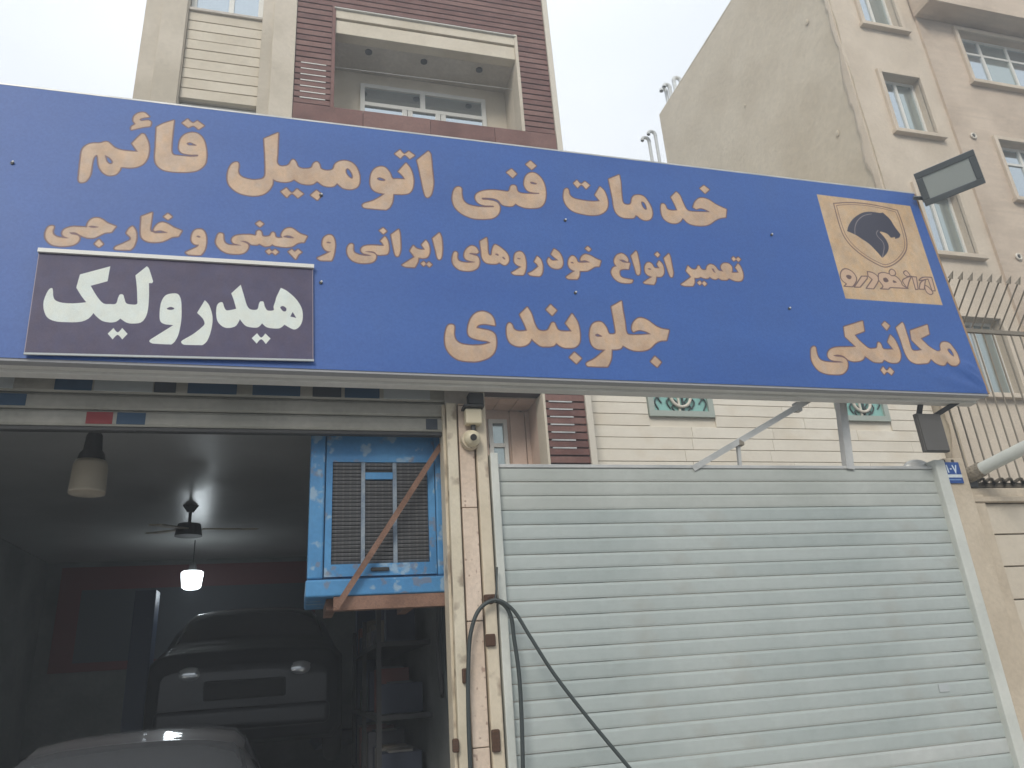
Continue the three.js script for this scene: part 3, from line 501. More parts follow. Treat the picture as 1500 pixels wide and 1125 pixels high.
// ---- blue evaporative cooler
{
  const t = thing('evaporative_cooler', 'chipped blue evaporative cooler with louvres hanging in the garage opening', 'air cooler');
  const zf = -0.17, X = (px, py) => P(px, py, zf).x, Y = (px, py) => P(px, py, zf).y;
  const x0 = X(452, 760), x1 = X(651, 760), y0 = Y(550, 872), y1 = Y(550, 634);
  part(t, 'cabinet', bx(x0 + 0.006, x1 - 0.006, y0 + 0.02, y1, zf - 0.62, zf - 0.03, 0.02), M.coolerBlue);
  const lx0 = X(486, 760), lx1 = X(628, 760), ly0 = Y(556, 825), ly1 = Y(556, 677);
  part(t, 'front_panel', wallWithHoles(x0 + 0.085, x1 - 0.05, y0 + 0.1, y1 - 0.02, zf, 0.028, [[lx0, lx1, ly0, ly1]]), M.coolerBlue);
  part(t, 'corner_post', bx(x0, x0 + 0.08, y0 + 0.09, y1 - 0.005, zf - 0.05, zf + 0.006, 0.012), M.coolerBlue);
  part(t, 'corner_post', bx(x1 - 0.046, x1, y0 + 0.09, y1 - 0.005, zf - 0.05, zf + 0.006, 0.012), M.coolerBlue);
  part(t, 'base_tray', bx(x0 - 0.006, x1 + 0.006, y0, y0 + 0.088, zf - 0.62, zf + 0.014, 0.012), M.coolerBlue);
  part(t, 'grille_back', bx(lx0, lx1, ly0, ly1, zf - 0.029, zf - 0.024), M.dark);
  const m0 = X(529, 760), m1 = X(535, 760), m2 = X(576, 760), m3 = X(582, 760), ty = Y(556, 702), tp = Y(556, 692);
  part(t, 'mullion', bx(m0, m1, ly0, ly1, zf - 0.024, zf - 0.004, 0.002), M.coolerGrey); part(t, 'mullion', bx(m2, m3, ly0, ly1, zf - 0.024, zf - 0.004, 0.002), M.coolerGrey);
  part(t, 'louvre_cover', bx(m1, m2, ty, tp, zf - 0.023, zf + 0.001, 0.002), M.coolerBlue);
  const n = 27, ph = (ly1 - ly0) / n, r = rng(12);
  for (const [a, c] of [[lx0, m0], [m1, m2], [m3, lx1]]) for (let i = 0; i < n; i++) {
    const y = ly0 + (i + 0.5) * ph; if (a === m1 && y + ph * 0.6 > ty && y - ph * 0.6 < tp) continue;
    part(t, 'louvre', new THREE.BoxGeometry(c - a - 0.004, ph * 0.72, 0.003), M.louvre, [(a + c) / 2, y, zf - 0.013], [0.75 + 0.1 * (r() - 0.5), 0, 0.006 * (r() - 0.5)]);
  }
  part(t, 'handle', new RoundedBoxGeometry(X(570, 835) - X(543, 835), 0.02, 0.016, 2, 0.006), M.dark, [X(556.5, 834), Y(556, 834), zf + 0.006]);
  const k = thing('cooler_bracket', 'rusty steel bracket and diagonal brace carrying the blue cooler', 'bracket');
  part(k, 'support_angle', joined([bx(X(494, 885) - 0.02, x1 + 0.07, y0 - 0.068, y0 - 0.002, zf + 0.005, zf + 0.016), bx(X(494, 885) - 0.02, x1 + 0.07, y0 - 0.068, y0 - 0.058, zf - 0.06, zf + 0.0049)]), M.rust);
  part(k, 'cross_arm', bx(x0 + 0.1, x0 + 0.15, y0 - 0.056, y0 - 0.003, zf - 0.55, zf - 0.061), M.rust);
  part(k, 'cross_arm', bx(x1 - 0.2, x1 - 0.15, y0 - 0.056, y0 - 0.003, zf - 0.55, zf - 0.061), M.rust);
  part(k, 'diagonal_brace', bar(P(492, 891, zf + 0.05), P(646, 652, zf + 0.05), 0.03, 0.012), M.rust);
}
// ---- shutter gate on the right
const zG = -0.02;
{
  const t = thing('shutter_gate', 'closed pale grey green rolling shutter gate with white side guides', 'shutter gate');
  const x0 = P(724, 690, zG).x, x1 = P(1372, 710, zG).x, top = P(1000, 686, zG).y, h = (P(980, 686, zG).y - P(980, 916, zG).y) / 11;
  const g = slatGeo(x1 - x0, h, 0.0052), r = rng(3);
  for (let i = 1; ; i++) { const y = top - i * h; if (y < 0.15) break; const pale = Math.abs(y + h / 2 - P(1300, 1102, zG).y) < h / 2; part(t, 'slat', g, M.gateSlat[pale ? 4 : i <= 3 ? 3 : (r() * 3) | 0], [x0, y, zG + (r() - 0.5) * 0.004]); }
  part(t, 'top_rail', bx(x0, x1, top - 0.002, top + 0.018, zG - 0.03, zG + 0.012, 0.003), M.galv);
  part(t, 'side_guide', bx(P(736, 1000, 0).x, P(748.5, 1000, 0).x, 0.14, 2.76, zG - 0.06, zG + 0.045, 0.006), M.guideWhite);
  part(t, 'side_guide', bx(x1 - 0.01, P(1392, 722, 0).x, 0.14, 2.74, zG - 0.06, zG + 0.045, 0.006), M.guideWhite);
  part(t, 'end_bracket', new THREE.SphereGeometry(0.1, 18, 12).scale(1.1, 0.62, 0.4), M.galv, [P(1356, 690, zG).x, top + 0.02, zG - 0.06]);
  const p = P(1384, 1008, zG + 0.014); part(t, 'pale_sticker', bx(p.x - 0.035, p.x + 0.035, p.y - 0.02, p.y + 0.025, zG + 0.0065, zG + 0.0085, 0.001), M.patchPale);
}
{
  const t = thing('sign_brace', 'grey steel post and diagonal brace holding the sign above the gate', 'sign support');
  const z = -0.02;
  part(t, 'diagonal_tube', bar(P(1014, 687, z), P(1200, 577, z + 0.07), 0.035, 0.03), M.galv);
  part(t, 'strut', bar(P(1081, 651, z + 0.01), P(1084, 686, z), 0.02, 0.02), M.galv);
  part(t, 'post', bar(P(1243, 688, z), P(1229, 570, z), 0.055, 0.045), M.galv);
  part(t, 'strap', bx(P(1162, 600, z).x - 0.02, P(1162, 600, z).x + 0.02, P(1162, 600, z).y - 0.03, P(1162, 600, z).y + 0.03, z + 0.02, z + 0.065, 0.004), M.galv);
  part(t, 'strap', bx(P(1081, 650, z).x - 0.015, P(1081, 650, z).x + 0.02, P(1081, 650, z).y - 0.02, P(1081, 650, z).y + 0.02, z - 0.02, z + 0.04, 0.004), M.ironTan);
}
// ---- column, boundary wall and fence on the right
{
  const X = (px) => P(px, 740, 0).x, Y = (py) => P(1450, py, 0).y;
  const c = thing('gate_column', 'narrow tan plaster column beside the right edge of the grey gate', 'column');
  part(c, 'shaft', bx(X(1398.5), X(1428), 0.14, P(1400, 672, 0).y, -0.35, 0.012, 0.006), M.column);
  part(c, 'joint_strip', bx(X(1428) + 0.004, X(1447), 0.14, P(1430, 724, 0).y, -0.35, -0.012, 0.006), M.column);
  const w = thing('boundary_wall', 'low wall of pale stone blocks with a ledge under the spiked fence', 'wall');
  const wt = Y(735);
  part(w, 'wall_core', bx(X(1447), 9.5, 0.14, wt - 0.002, -0.34, -0.07), M.block);
  const r = rng(8); let yy = wt - 0.006, k = 0;
  while (yy > 0.3) { const hh = 0.205; let x = X(1447) + 0.003; while (x < 7.5) { const L = 0.75 + r() * 0.5; part(w, 'stone_block', bx(x, x + L - 0.006, yy - hh + 0.008, yy, -0.069, -0.04 + 0.004 * r(), 0.005), M.block); x += L; } yy -= hh; k++; }
  part(w, 'ledge', bx(X(1429), 9.5, wt, wt + 0.035, -0.36, 0.0, 0.006), M.column);
  part(w, 'wall_cap', bx(X(1429), 9.5, wt + 0.035, Y(713), -0.34, -0.03, 0.008), M.column);
  const f = thing('spiked_fence', 'tan iron fence with outward bent arrow tips above the stone wall', 'fence');
  const zf = -0.13, base = Y(711), bend = P(1412, 478, zf).y, xs = P(1417, 691, zf).x;
  part(f, 'bottom_rail', bx(xs - 0.06, 8.6, base + 0.012, base + 0.045, zf - 0.02, zf + 0.02, 0.004), M.dirt);
  part(f, 'top_rail', bx(xs - 0.02, 8.6, bend - 0.05, bend - 0.02, zf - 0.012, zf + 0.012), M.ironTan);
  const bg = bar([0, base - 0.01, 0], [0, bend, 0], 0.012, 0.012, 8), tg = bar([0, bend - 0.004, 0], [0, bend + 0.25, 0.25], 0.012, 0.012, 8);
  const tip = new THREE.ConeGeometry(0.025, 0.06, 4).rotateX(Math.PI / 4).translate(0, bend + 0.27, 0.27);
  for (let x = xs; x < 8.5; x += 0.088) { const m = part(f, 'bar', bg, M.ironTan, [x, 0, zf]); part(m, 'bent_top', tg, M.ironTan); part(m, 'arrow_tip', tip, M.ironTan); }
  const p = thing('white_pipe', 'thick white pipe sticking out from the fence base towards the street', 'pipe');
  const a = P(1424, 694, 0.0), e = P(1520, 646, 0.42);
  part(p, 'tube', bar(a, e, 0.082, 0.082, 20), M.guideWhite);
  part(p, 'socket', bar(a.clone().addScaledVector(e.clone().sub(a).normalize(), -0.06), a.clone().addScaledVector(e.clone().sub(a).normalize(), 0.07), 0.1, 0.1, 16), M.dirt);
  part(p, 'mount', bx(a.x - 0.09, a.x + 0.05, a.y - 0.09, a.y + 0.02, -0.12, -0.02, 0.01), M.darkMetal);
  for (let i = 0; i < 5; i++) { const d = P(1440 + i * 14, 706 + (i % 2) * 5, -0.02); const s = thing('litter_clump', 'clump of dusty debris caught along the fence base', 'debris', 'debris along the fence base'); part(s, 'twigs', tube([[d.x - 0.05, base + 0.02, -0.06], [d.x, base + 0.05, -0.02], [d.x + 0.05, base + 0.03, -0.05], [d.x + 0.02, base + 0.02, -0.02]], 0.011, 16, 6), M.dirt); part(s, 'dust_pile', new THREE.SphereGeometry(0.05, 10, 8).scale(1.3, 0.5, 0.6), M.dirt, [d.x, base + 0.012, -0.07]); }
}

// ================================================================ the blue sign board
const LEAN = rad(3.0), SX0 = -2.5, SZ = 0.25;
const S0 = new THREE.Vector3(SX0, P(700, 548.5, SZ).y - 0.004, SZ);
const SU = new THREE.Vector3(0, Math.cos(LEAN), -Math.sin(LEAN)), SN = new THREE.Vector3(0, Math.sin(LEAN), Math.cos(LEAN));
function st(px, py, off = 0) { const p = onPlane(px, py, S0.clone().addScaledVector(SN, off), SN).sub(S0); return [p.x, p.dot(SU)]; }
const SW = (st(1340, 285)[0] + st(1449, 578)[0]) / 2, SH = (st(300, 157)[1] + st(1340, 284)[1] + st(822, 220)[1]) / 3;
// lettering traced as outlines: [origin px, origin py, photo px per unit], then shapes; ! marks a sharp corner, a leading h is a hole
const LETTERS = [
  [105, 160, 0.13333, '80,780 95,805 130,805 165,785 205,720 225,600 245,530 285,510 300,620 330,680 380,720 430,730 490,715 530,670 545,640 640,645 720,635 790,600 835,530 850,430 835,350 800,280! 770,275 665,380! 700,430 730,470! 640,465 560,455 480,430 400,365 360,362 320,375 220,380 150,410 115,460 100,560 85,700',
    'h365,505! 385,580 430,608 455,580 420,535', '872,155 862,190! 780,200 655,230! 660,195 700,165 680,130 690,80 740,45 800,42 855,88! 790,97 748,112 765,132 840,125 866,138!',
    '1125,125! 1105,300 1095,460 1120,505 1200,515 1300,525 1390,520! 1385,502 1300,500 1210,480 1180,430 1195,340 1240,285 1310,260 1390,275 1450,340 1478,450 1478,560 1450,625 1380,675 1280,692 1120,690 1000,665 935,610 917,540 925,400 935,200! 1000,165', 'h1265,375 1310,368 1375,400 1330,402 1280,398',
    '1215,155! 1275,110! 1330,155 1380,130! 1455,185! 1395,225! 1340,185 1285,205!'],
  [325, 185, 0.13333, '620,75! 610,300 605,400 640,440 700,440 740,420 765,380 790,370 815,400 840,450 900,470 980,460 1010,410 1045,395 1070,420 1090,470 1160,490 1220,475 1245,420 1290,390 1350,382 1420,400 1475,450 1508,530 1512,610 1490,665 1430,693 1340,685 1280,640 1265,625! 1230,660 1170,665 1110,650 1060,615 1045,605! 1000,635 940,642 870,630 815,600 795,585! 740,610 680,615 610,605 560,580! 555,640 520,700 460,745 380,765 280,760 180,730 100,670 65,600 70,500 100,430 140,400 175,400 185,430 180,510 220,560 320,590 400,590 460,570 480,520 475,300 465,140!',
    'h1360,480 1385,465 1420,500 1440,550 1430,578 1395,560 1365,520', '650,720! 710,680! 770,735 825,690! 895,745! 835,790! 770,740 715,785!', '975,760! 1040,705! 1100,755! 1050,815!'],
  [480, 200, 0.13333, '1105,165! 1130,200 1150,400 1160,520 1140,630 1105,672 1075,660 1055,600 1000,340 980,265!',
    '860,295! 910,360 940,460 935,560 900,620 830,638 720,635! 710,720 680,780 640,808! 480,795 400,785 382,760 400,740 520,700 630,632! 560,620 500,590 470,530 475,430 510,365 570,335 630,345 680,400 710,465 760,470 850,475! 820,430 775,390!', 'h540,465 570,452 630,475 625,492 570,488', '735,195! 795,150! 840,195 890,165! 955,212! 900,250! 845,205 800,243!'],
  [650, 220, 0.106667, '1310,590! 1230,585 1150,560 1105,490 1110,400 1150,335 1210,312 1280,335 1350,410 1390,510 1400,620 1380,720 1330,780 1240,800 1120,795 1030,765 985,735! 940,770 870,770 800,750 745,690 650,662 520,658! 530,682 620,690 720,715 765,770 765,840 730,900 660,940 520,950 380,935 250,880 160,800 120,700 125,600 155,530 200,508 240,530 245,610 265,690 320,745 420,775 560,788 690,786! 680,768 560,762 480,735 435,680 440,620 490,580 580,558 720,555 850,572 895,565 920,500 955,485 990,500 1010,565 1060,595 1180,605 1310,605!',
    'h1185,440 1215,440 1275,460 1260,475 1200,465', '860,310! 930,262! 1000,330! 945,385!', '1125,200! 1190,150! 1268,218! 1205,272!'],
  [815, 240, 0.106667, '595,318! 650,370 690,460 705,560 680,640 600,695 480,710 340,690 220,650 140,580 100,490 100,400 115,355 145,342 165,365 180,430 240,480 350,505 480,522 595,518! 575,490 527,435!',
    '860,155! 880,250 890,400 905,520 940,560 1000,565 1025,540 1035,480 1070,440 1130,432 1200,455 1260,530 1305,620 1315,700 1290,760 1230,780 1160,760 1110,720 1085,705! 1060,745 980,750 890,735 820,680 785,590 770,480 715,215!', 'h1160,530 1190,525 1225,565 1240,625 1220,635 1180,595', '232,270! 280,228! 335,280 390,245! 455,298! 405,350! 340,290 290,335!'],
  [930, 250, 0.106667, '565,295! 610,340 660,450 700,530 740,560 860,572 1030,575! 980,545 900,520 840,535! 795,510! 820,440 870,390 930,380 1010,405 1120,475 1255,535! 1245,645! 1170,655 1100,685 1020,740 930,760 820,755 730,725 670,670 650,655! 620,700 560,728 480,720 410,680 370,620 355,540 360,470 385,458 415,480 440,530 500,552 580,550! 540,460 492,370!', '888,250! 945,208! 1018,265! 960,318!'],
  [640, 430, 0.12, '710,395! 600,375 530,378 490,400 480,425! 560,440 650,460 705,500 722,570 720,650 690,730 620,790 500,828 380,830 260,810 170,750 115,670 98,580 105,480 130,400 170,380 210,400 208,500 230,570 290,615 400,635 540,632 655,605! 620,585 500,565 410,535 378,480 385,390 420,300 480,240 560,222 640,250 690,310',
    '1100,170! 1150,250 1190,370 1230,440 1290,462 1350,450 1380,400 1400,362 1430,360 1450,400 1475,445 1530,465 1645,465! 1567,368! 1647,248! 1707,338 1737,440 1745,560 1727,620 1677,660 1607,666 1527,655 1455,605! 1420,640 1340,650 1260,640 1190,590 1155,550! 1120,610 1060,642 980,645 900,610 860,540 850,450 860,385 885,362 915,385 940,440 1000,465 1100,455! 1060,360 1010,262!', '1330,200! 1385,138! 1460,208! 1405,272!'],
  [810, 425, 0.12, '200,825! 260,762! 345,835! 285,900!', '835,135! 850,250 875,380 890,500 920,545 1050,550 1195,540! 1140,510 1060,490 1010,500 980,515! 960,470 980,400 1030,350 1090,345 1160,375 1250,440 1330,475 1415,490! 1385,615! 1310,620 1250,650 1180,715 1100,740 1000,740 920,715 850,675! 830,710 780,725 715,725! 710,830 690,890 665,935! 430,930 405,905 430,880 520,830 640,728! 540,720 480,680 450,600 450,500 480,420 540,390 600,400 650,460 685,535 760,530 755,450 730,310 712,205!',
    'h515,545 545,535 600,565 560,572 520,562', '1190,875! 1243,810! 1320,880! 1270,942!'],
  [1180, 460, 0.08, '1040,130! 1070,315! 890,385! 960,470 1080,580 1160,635 1240,640 1300,620 1315,540 1345,525 1380,570 1400,625 1440,652 1600,655! 1560,600 1495,520! 1545,385! 1625,470 1690,600 1730,720 1730,820 1690,885 1610,900 1520,885 1450,850 1425,840! 1390,885 1310,890 1220,870 1120,800 1080,770! 1050,830 980,860 880,870 790,850 740,810 680,768 590,748 500,762! 560,780 660,792 730,830 765,890 765,980 730,1050 660,1100 540,1110 400,1100 260,1055 170,970 110,860 95,740 100,640 140,600 180,615 195,700 225,790 280,850 380,880 520,892 690,890! 620,868 520,858 440,830 400,770 410,700 460,645 560,615 700,610 920,605! 850,540 720,420! 695,240!'],
  [1290, 460, 0.08, '15,200! 70,140! 160,215! 105,300!', '-5,1030! 40,970! 105,1040 160,985! 235,1055! 190,1120! 110,1060 60,1110!', '390,155! 420,200 460,330 500,450 535,580 570,660 640,680 750,665! 680,600 560,480! 535,310! 850,200! 885,370! 725,450! 800,530 890,620 1000,690 1060,690 1090,660 1085,580 1110,530 1170,515 1250,540 1320,620 1390,720 1420,820 1410,910 1360,955 1290,950 1230,910 1195,880! 1170,935 1100,940 1000,900 930,840 905,830! 870,890 780,910 640,910 530,860 460,760 410,640 360,480 275,255!', 'h1215,650 1260,640 1320,720 1330,785 1290,770 1240,710'],
  [60, 305, 0.08, '1375,340! 1290,445! 1180,455 1080,500 980,545 860,545 760,515 700,485 640,452 520,450! 560,482 660,500 705,540 690,610 620,665 500,695 340,700 200,670 110,590 85,500 105,410 150,345 210,330 240,350 215,430 240,500 320,540 420,555 520,555! 440,528 395,480 410,420 460,380 560,350 700,350 850,355! 860,290 910,220 990,185 1070,190 1150,230 1230,285', 'h870,345 940,328 1060,350 960,365', '985,660! 1065,580! 1140,665! 1065,720!'],
  [160, 300, 0.08, '430,400! 480,470 500,560 490,660 450,770 390,830! 130,825 100,805 130,770 270,710 390,650 395,600 350,560 318,525! 370,440', '790,145! 770,300 750,440 770,500 860,505! 815,470! 850,400 920,340 1000,330 1080,360 1180,420 1330,480! 1270,580! 1150,595 1060,640 950,680 820,690 700,675 610,620 580,520 595,220!', 'h800,505 860,480 960,475 1070,515 960,525 850,525', '1000,225! 1075,165! 1150,225! 1080,280!'],
  [270, 310, 0.08, '250,330 320,335 375,390 400,480 400,590 370,710 320,780 300,800! 80,790 25,750! 100,715 240,650 270,610! 190,600 140,550 135,470 160,390 200,345', 'h220,455 260,445 300,470 260,480',
    '670,400 710,420 715,500 740,570 800,610 900,622 1050,625! 980,605 900,580 870,530 890,480 950,445 1060,430 1200,430 1310,440 1330,370 1370,350 1410,380 1430,450 1500,465 1570,445 1600,395 1630,385 1655,410 1670,465 1720,490 1800,485! 1775,440! 1800,380 1850,325 1920,305 1990,320 2060,370 2130,415 2250,455! 2190,570! 2120,570 2060,590 1980,640 1880,655 1760,645 1650,625 1610,600! 1570,630 1480,640 1410,610 1375,590! 1330,610 1230,605 1185,575 1120,545 1020,540! 1100,568 1160,600 1175,650 1140,720 1060,770 930,780 800,765 680,710 600,620 580,550 600,470 630,410', 'h1810,465 1870,440 1940,450 2010,490 1900,490'],
  [370, 310, 0.08, '60,225! 130,175! 200,230! 135,285!', '245,730! 310,690! 355,735 410,695! 475,745! 415,795! 355,750 300,785!', '655,740! 720,695! 775,740 830,695! 900,750! 840,790! 790,880! 715,800!', '1390,435 1450,445 1490,500 1510,600 1500,720 1480,820 1445,900! 1240,895 1185,855! 1260,820 1350,780 1440,735! 1350,720 1290,650 1280,570 1310,480', 'h1350,570 1385,555 1440,575 1400,588'],
  [500, 325, 0.08, '795,270! 840,330 865,420 870,520 840,590 760,605 660,605 610,560 540,542 430,545! 500,562 590,578 635,620 625,690 570,740 460,760 330,755 200,710 130,630 105,540 120,460 165,410 215,425 215,510 240,570 320,605 440,627 560,627! 480,600 400,580 360,530 380,475 440,445 560,435 690,440 780,445! 760,400 715,355!', '695,165! 765,115! 830,175! 770,230!', '1050,140! 1070,220 1080,380 1080,520 1050,620 1015,635 985,600 950,450 912,240!'],
  [580, 325, 0.08, '545,340! 590,400 615,490 610,580 570,650 490,670 410,655! 400,730 345,835! 180,825 110,795! 180,750 340,650! 300,590 255,535! 320,435! 360,480 430,510 530,515! 500,470 468,425!', '455,765! 510,725! 555,775 600,735! 660,785! 610,830! 550,780 510,815!', '795,205! 830,290 845,430 845,560 825,670 785,692 755,650 720,500 670,310!'],
  [655, 340, 0.08, '575,365! 540,395 430,385 400,405! 480,425 550,450 585,510 585,590 550,660 470,705 350,715 220,690 130,620 95,530 105,430 130,370 160,365 185,390 185,480 220,535 300,560 420,565 520,552! 420,532 340,500 310,440 330,350 390,280 460,255 530,290', '720,105! 735,200 740,330 760,420 810,425 820,350 845,270 875,235! 950,270 1060,360 1120,450 1125,540 1080,600 1030,605 950,560! 900,585 800,585 700,560 640,480 620,330 600,175!', 'h875,410 910,400 945,425 920,438', 'h1005,470 1030,460 1065,500 1040,505',
    '1300,365 1360,370 1410,430 1435,530 1440,640 1420,740 1390,790! 1230,785 1175,750! 1250,710 1360,640! 1280,610 1230,560 1225,480 1245,400', 'h1285,480 1340,490 1330,505 1295,500'],
  [745, 345, 0.093333, '445,330! 500,380 530,470 530,560 510,620 480,645! 340,630 305,600! 370,570 465,495! 440,450 400,420!', '710,215! 780,260 830,340 850,430 830,500 780,525 700,520 640,480 605,410 630,350! 660,385 700,400 780,395! 720,350 665,300!', '1205,300 1280,320 1370,370 1445,400! 1420,490! 1350,495 1290,530 1220,560 1110,560! 1105,640 1075,690! 940,685 900,660! 950,620 1040,560! 970,530 935,470 940,390 975,335 1020,330 1060,370 1090,425 1180,430 1275,425! 1200,395 1130,405! 1125,380 1150,330', 'h970,425 1000,420 1020,440 985,440', '1200,210! 1240,175! 1290,220! 1255,255!'],
  [885, 360, 0.08, '440,265! 430,305! 340,262 270,262! 350,310 470,320! 445,435! 360,430 290,450 275,500 300,570 370,605 520,630! 500,680 400,690 280,670 180,600 130,510 135,450 170,400 225,385! 185,320 185,250 230,180 300,148 360,165 410,210', '580,98! 600,140 630,270 655,420 650,510 620,540 590,520 550,380 490,190!', '1000,280! 1060,340 1090,440 1085,520 1040,570 950,570! 940,650 910,715! 760,700 715,680! 770,640 880,575! 800,545 750,490 740,400 770,330 820,312 870,340 920,410 1010,415! 985,380 965,345!', 'h795,425 830,418 860,440 820,442', '920,165! 970,122! 1015,170! 975,215!', '1180,148! 1210,230 1240,390 1260,500 1245,570 1215,578 1185,520 1090,235!'],
  [985, 355, 0.08, '1195,395! 1240,450 1280,550 1290,640 1260,700 1180,715 1100,695 1030,660! 990,690 900,690 835,655! 790,680 730,670 680,635! 640,665 570,660 510,635! 470,655 395,655! 400,740 370,805! 220,800 150,775! 220,730 340,640! 300,590 245,530! 280,435! 330,480 390,505 440,490 460,440 485,435 510,480 550,510 610,510 630,450 680,410 740,420 790,460 840,520 930,540! 890,490 890,430 940,390 1020,395 1080,450 1090,520 1085,560 1205,560! 1180,510 1145,470!', 'h715,490! 745,490 785,570! 745,540', '1080,305! 1115,268! 1160,310 1195,275! 1245,315! 1200,360! 1160,320 1120,350!', '450,745! 500,705! 535,750 575,715! 625,765! 580,805! 535,755 495,790!'],
];
const WHITE = [
  [55, 380, 0.13333, '800,75! 770,240! 585,290! 650,400 720,480 790,490 860,485 885,420 905,385 940,388 955,430 975,480 1030,495 1090,490 1095,440 1090,300 1075,175! 1200,75! 1225,100 1270,240! 1260,262! 1225,260! 1225,400 1215,540 1190,630 1140,690 1060,705 980,695 910,650! 860,685 790,692 710,675 650,630 615,590! 560,650 470,685 330,690 200,680 110,640 70,560 65,470 95,380 130,325 165,320 175,410 200,450 270,475 400,482 535,470! 480,400 425,310! 465,165!', '770,815! 835,752! 880,800 930,752! 990,818! 930,880! 880,830 825,880!',
    '1470,375 1540,380 1575,440 1583,560 1578,680 1550,820 1510,900 1470,935! 1270,925 1230,905 1240,880 1350,810 1490,722! 1400,712 1350,680 1340,600 1355,480 1400,400', 'h1420,540 1460,522 1500,535 1490,550 1450,554'],
  [250, 385, 0.13333, '375,410! 420,460 455,560 460,650 440,760 400,860 350,905! 150,900 115,875 130,850 250,780 350,700 372,665 350,610 290,550!', '770,240! 800,340 840,470 880,512 950,510 970,450 985,425 1020,428 1035,480 1065,522 1130,520 1130,480 1150,420 1160,380 1210,275! 1280,310 1380,400 1440,500 1452,600 1430,680 1380,728 1330,725 1250,680! 1200,718 1120,720 1050,705 1005,665! 960,708 890,710 820,690 760,620! 720,690 650,715 580,705 520,650 500,570 505,480 530,440 570,435 590,490 620,522 720,505! 690,400 665,335!', 'h1205,490 1235,475 1270,500 1265,530 1235,530', 'h1340,540! 1380,605! 1315,590!', '890,828! 950,772! 995,820 1040,775! 1098,832! 1045,892! 995,840 945,888!'],
];
function parse(s) { const hole = s[0] === 'h'; return { hole, pts: (hole ? s.slice(1) : s).split(' ').map((q) => { const c = q.endsWith('!'); const [x, y] = q.replace('!', '').split(',').map(Number); return { x, y, c }; }) }; }
function outline(ctx, pts, map, closed = true) {
  const n = pts.length, tan = (i) => { if (pts[i].c || (!closed && (i === 0 || i === n - 1))) return [0, 0]; const a = pts[(i - 1 + n) % n], b = pts[(i + 1) % n]; return [(b.x - a.x) / 6, (b.y - a.y) / 6]; };
  ctx.beginPath(); ctx.moveTo(...map(pts[0].x, pts[0].y));
  for (let i = 0; i < (closed ? n : n - 1); i++) {
    const a = pts[i], b = pts[(i + 1) % n], L = Math.hypot(b.x - a.x, b.y - a.y); let ta = tan(i), tb = tan((i + 1) % n);
    const lim = (t) => { const l = Math.hypot(...t); return l > L * 0.4 ? [t[0] * L * 0.4 / l, t[1] * L * 0.4 / l] : t; }; ta = lim(ta); tb = lim(tb);
    ctx.bezierCurveTo(...map(a.x + ta[0], a.y + ta[1]), ...map(b.x - tb[0], b.y - tb[1]), ...map(b.x, b.y));
  }
  if (closed) ctx.closePath();
}
const newCanvas = (w, h) => { const c = document.createElement('canvas'); c.width = w; c.height = h; return c; };
function letterLayer(blocks, w, h, toCanvas, colour, off = 0) {
  const c = newCanvas(w, h), g = c.getContext('2d'); g.fillStyle = colour;
  for (const [ox, oy, s, ...shapes] of blocks) {
    const map = (x, y) => toCanvas(...st(ox + x * s, oy + y * s, off)), P2 = shapes.map(parse);
    g.globalCompositeOperation = 'source-over'; for (const p of P2) if (!p.hole) { outline(g, p.pts, map); g.fill(); }
    g.globalCompositeOperation = 'destination-out'; for (const p of P2) if (p.hole) { outline(g, p.pts, map); g.fill(); }
  }
  g.globalCompositeOperation = 'source-over'; return c;
}
function tinted(layer, colour) { const c = newCanvas(layer.width, layer.height), g = c.getContext('2d'); g.drawImage(layer, 0, 0); g.globalCompositeOperation = 'source-in'; g.fillStyle = colour; g.fillRect(0, 0, c.width, c.height); return c; }
const BLUE = [44, 87, 157], TAN = [186, 158, 132];
function blotches(g, w, h, amp, f, seedOff, sx = 1, sy = 1) {        // worn, sun-bleached print: fine mottling of the ink itself
  const im = g.getImageData(0, 0, w, h), d = im.data;
  for (let j = 0; j < h; j++) for (let i = 0; i < w; i++) {
    const o = (j * w + i) * 4; if (!d[o + 3]) continue;
    const n = (fbm(i / f * sx + seedOff, j / f * sy, 256, 4) - 0.5) * 2 * amp, m = (fbm(i / 3 + 9, j / 3, 256, 2) - 0.5) * 12, k = (fbm(i / f * 2 + 60, j / f * 1.3, 256, 3) - 0.5) * 2 * amp;
    d[o] = clamp(d[o] + n + m + k * 0.4, 0, 255); d[o + 1] = clamp(d[o + 1] + n + m, 0, 255); d[o + 2] = clamp(d[o + 2] + n * 0.9 + m - k * 0.5, 0, 255);
  }
  g.putImageData(im, 0, 0);
}
function canvasTex(c) { const t = new THREE.CanvasTexture(c); t.colorSpace = THREE.SRGBColorSpace; t.magFilter = THREE.LinearFilter; t.anisotropy = 8; t.needsUpdate = true; return t; }
const rgb = (c) => `rgb(${c[0]},${c[1]},${c[2]})`;
let bannerTex;
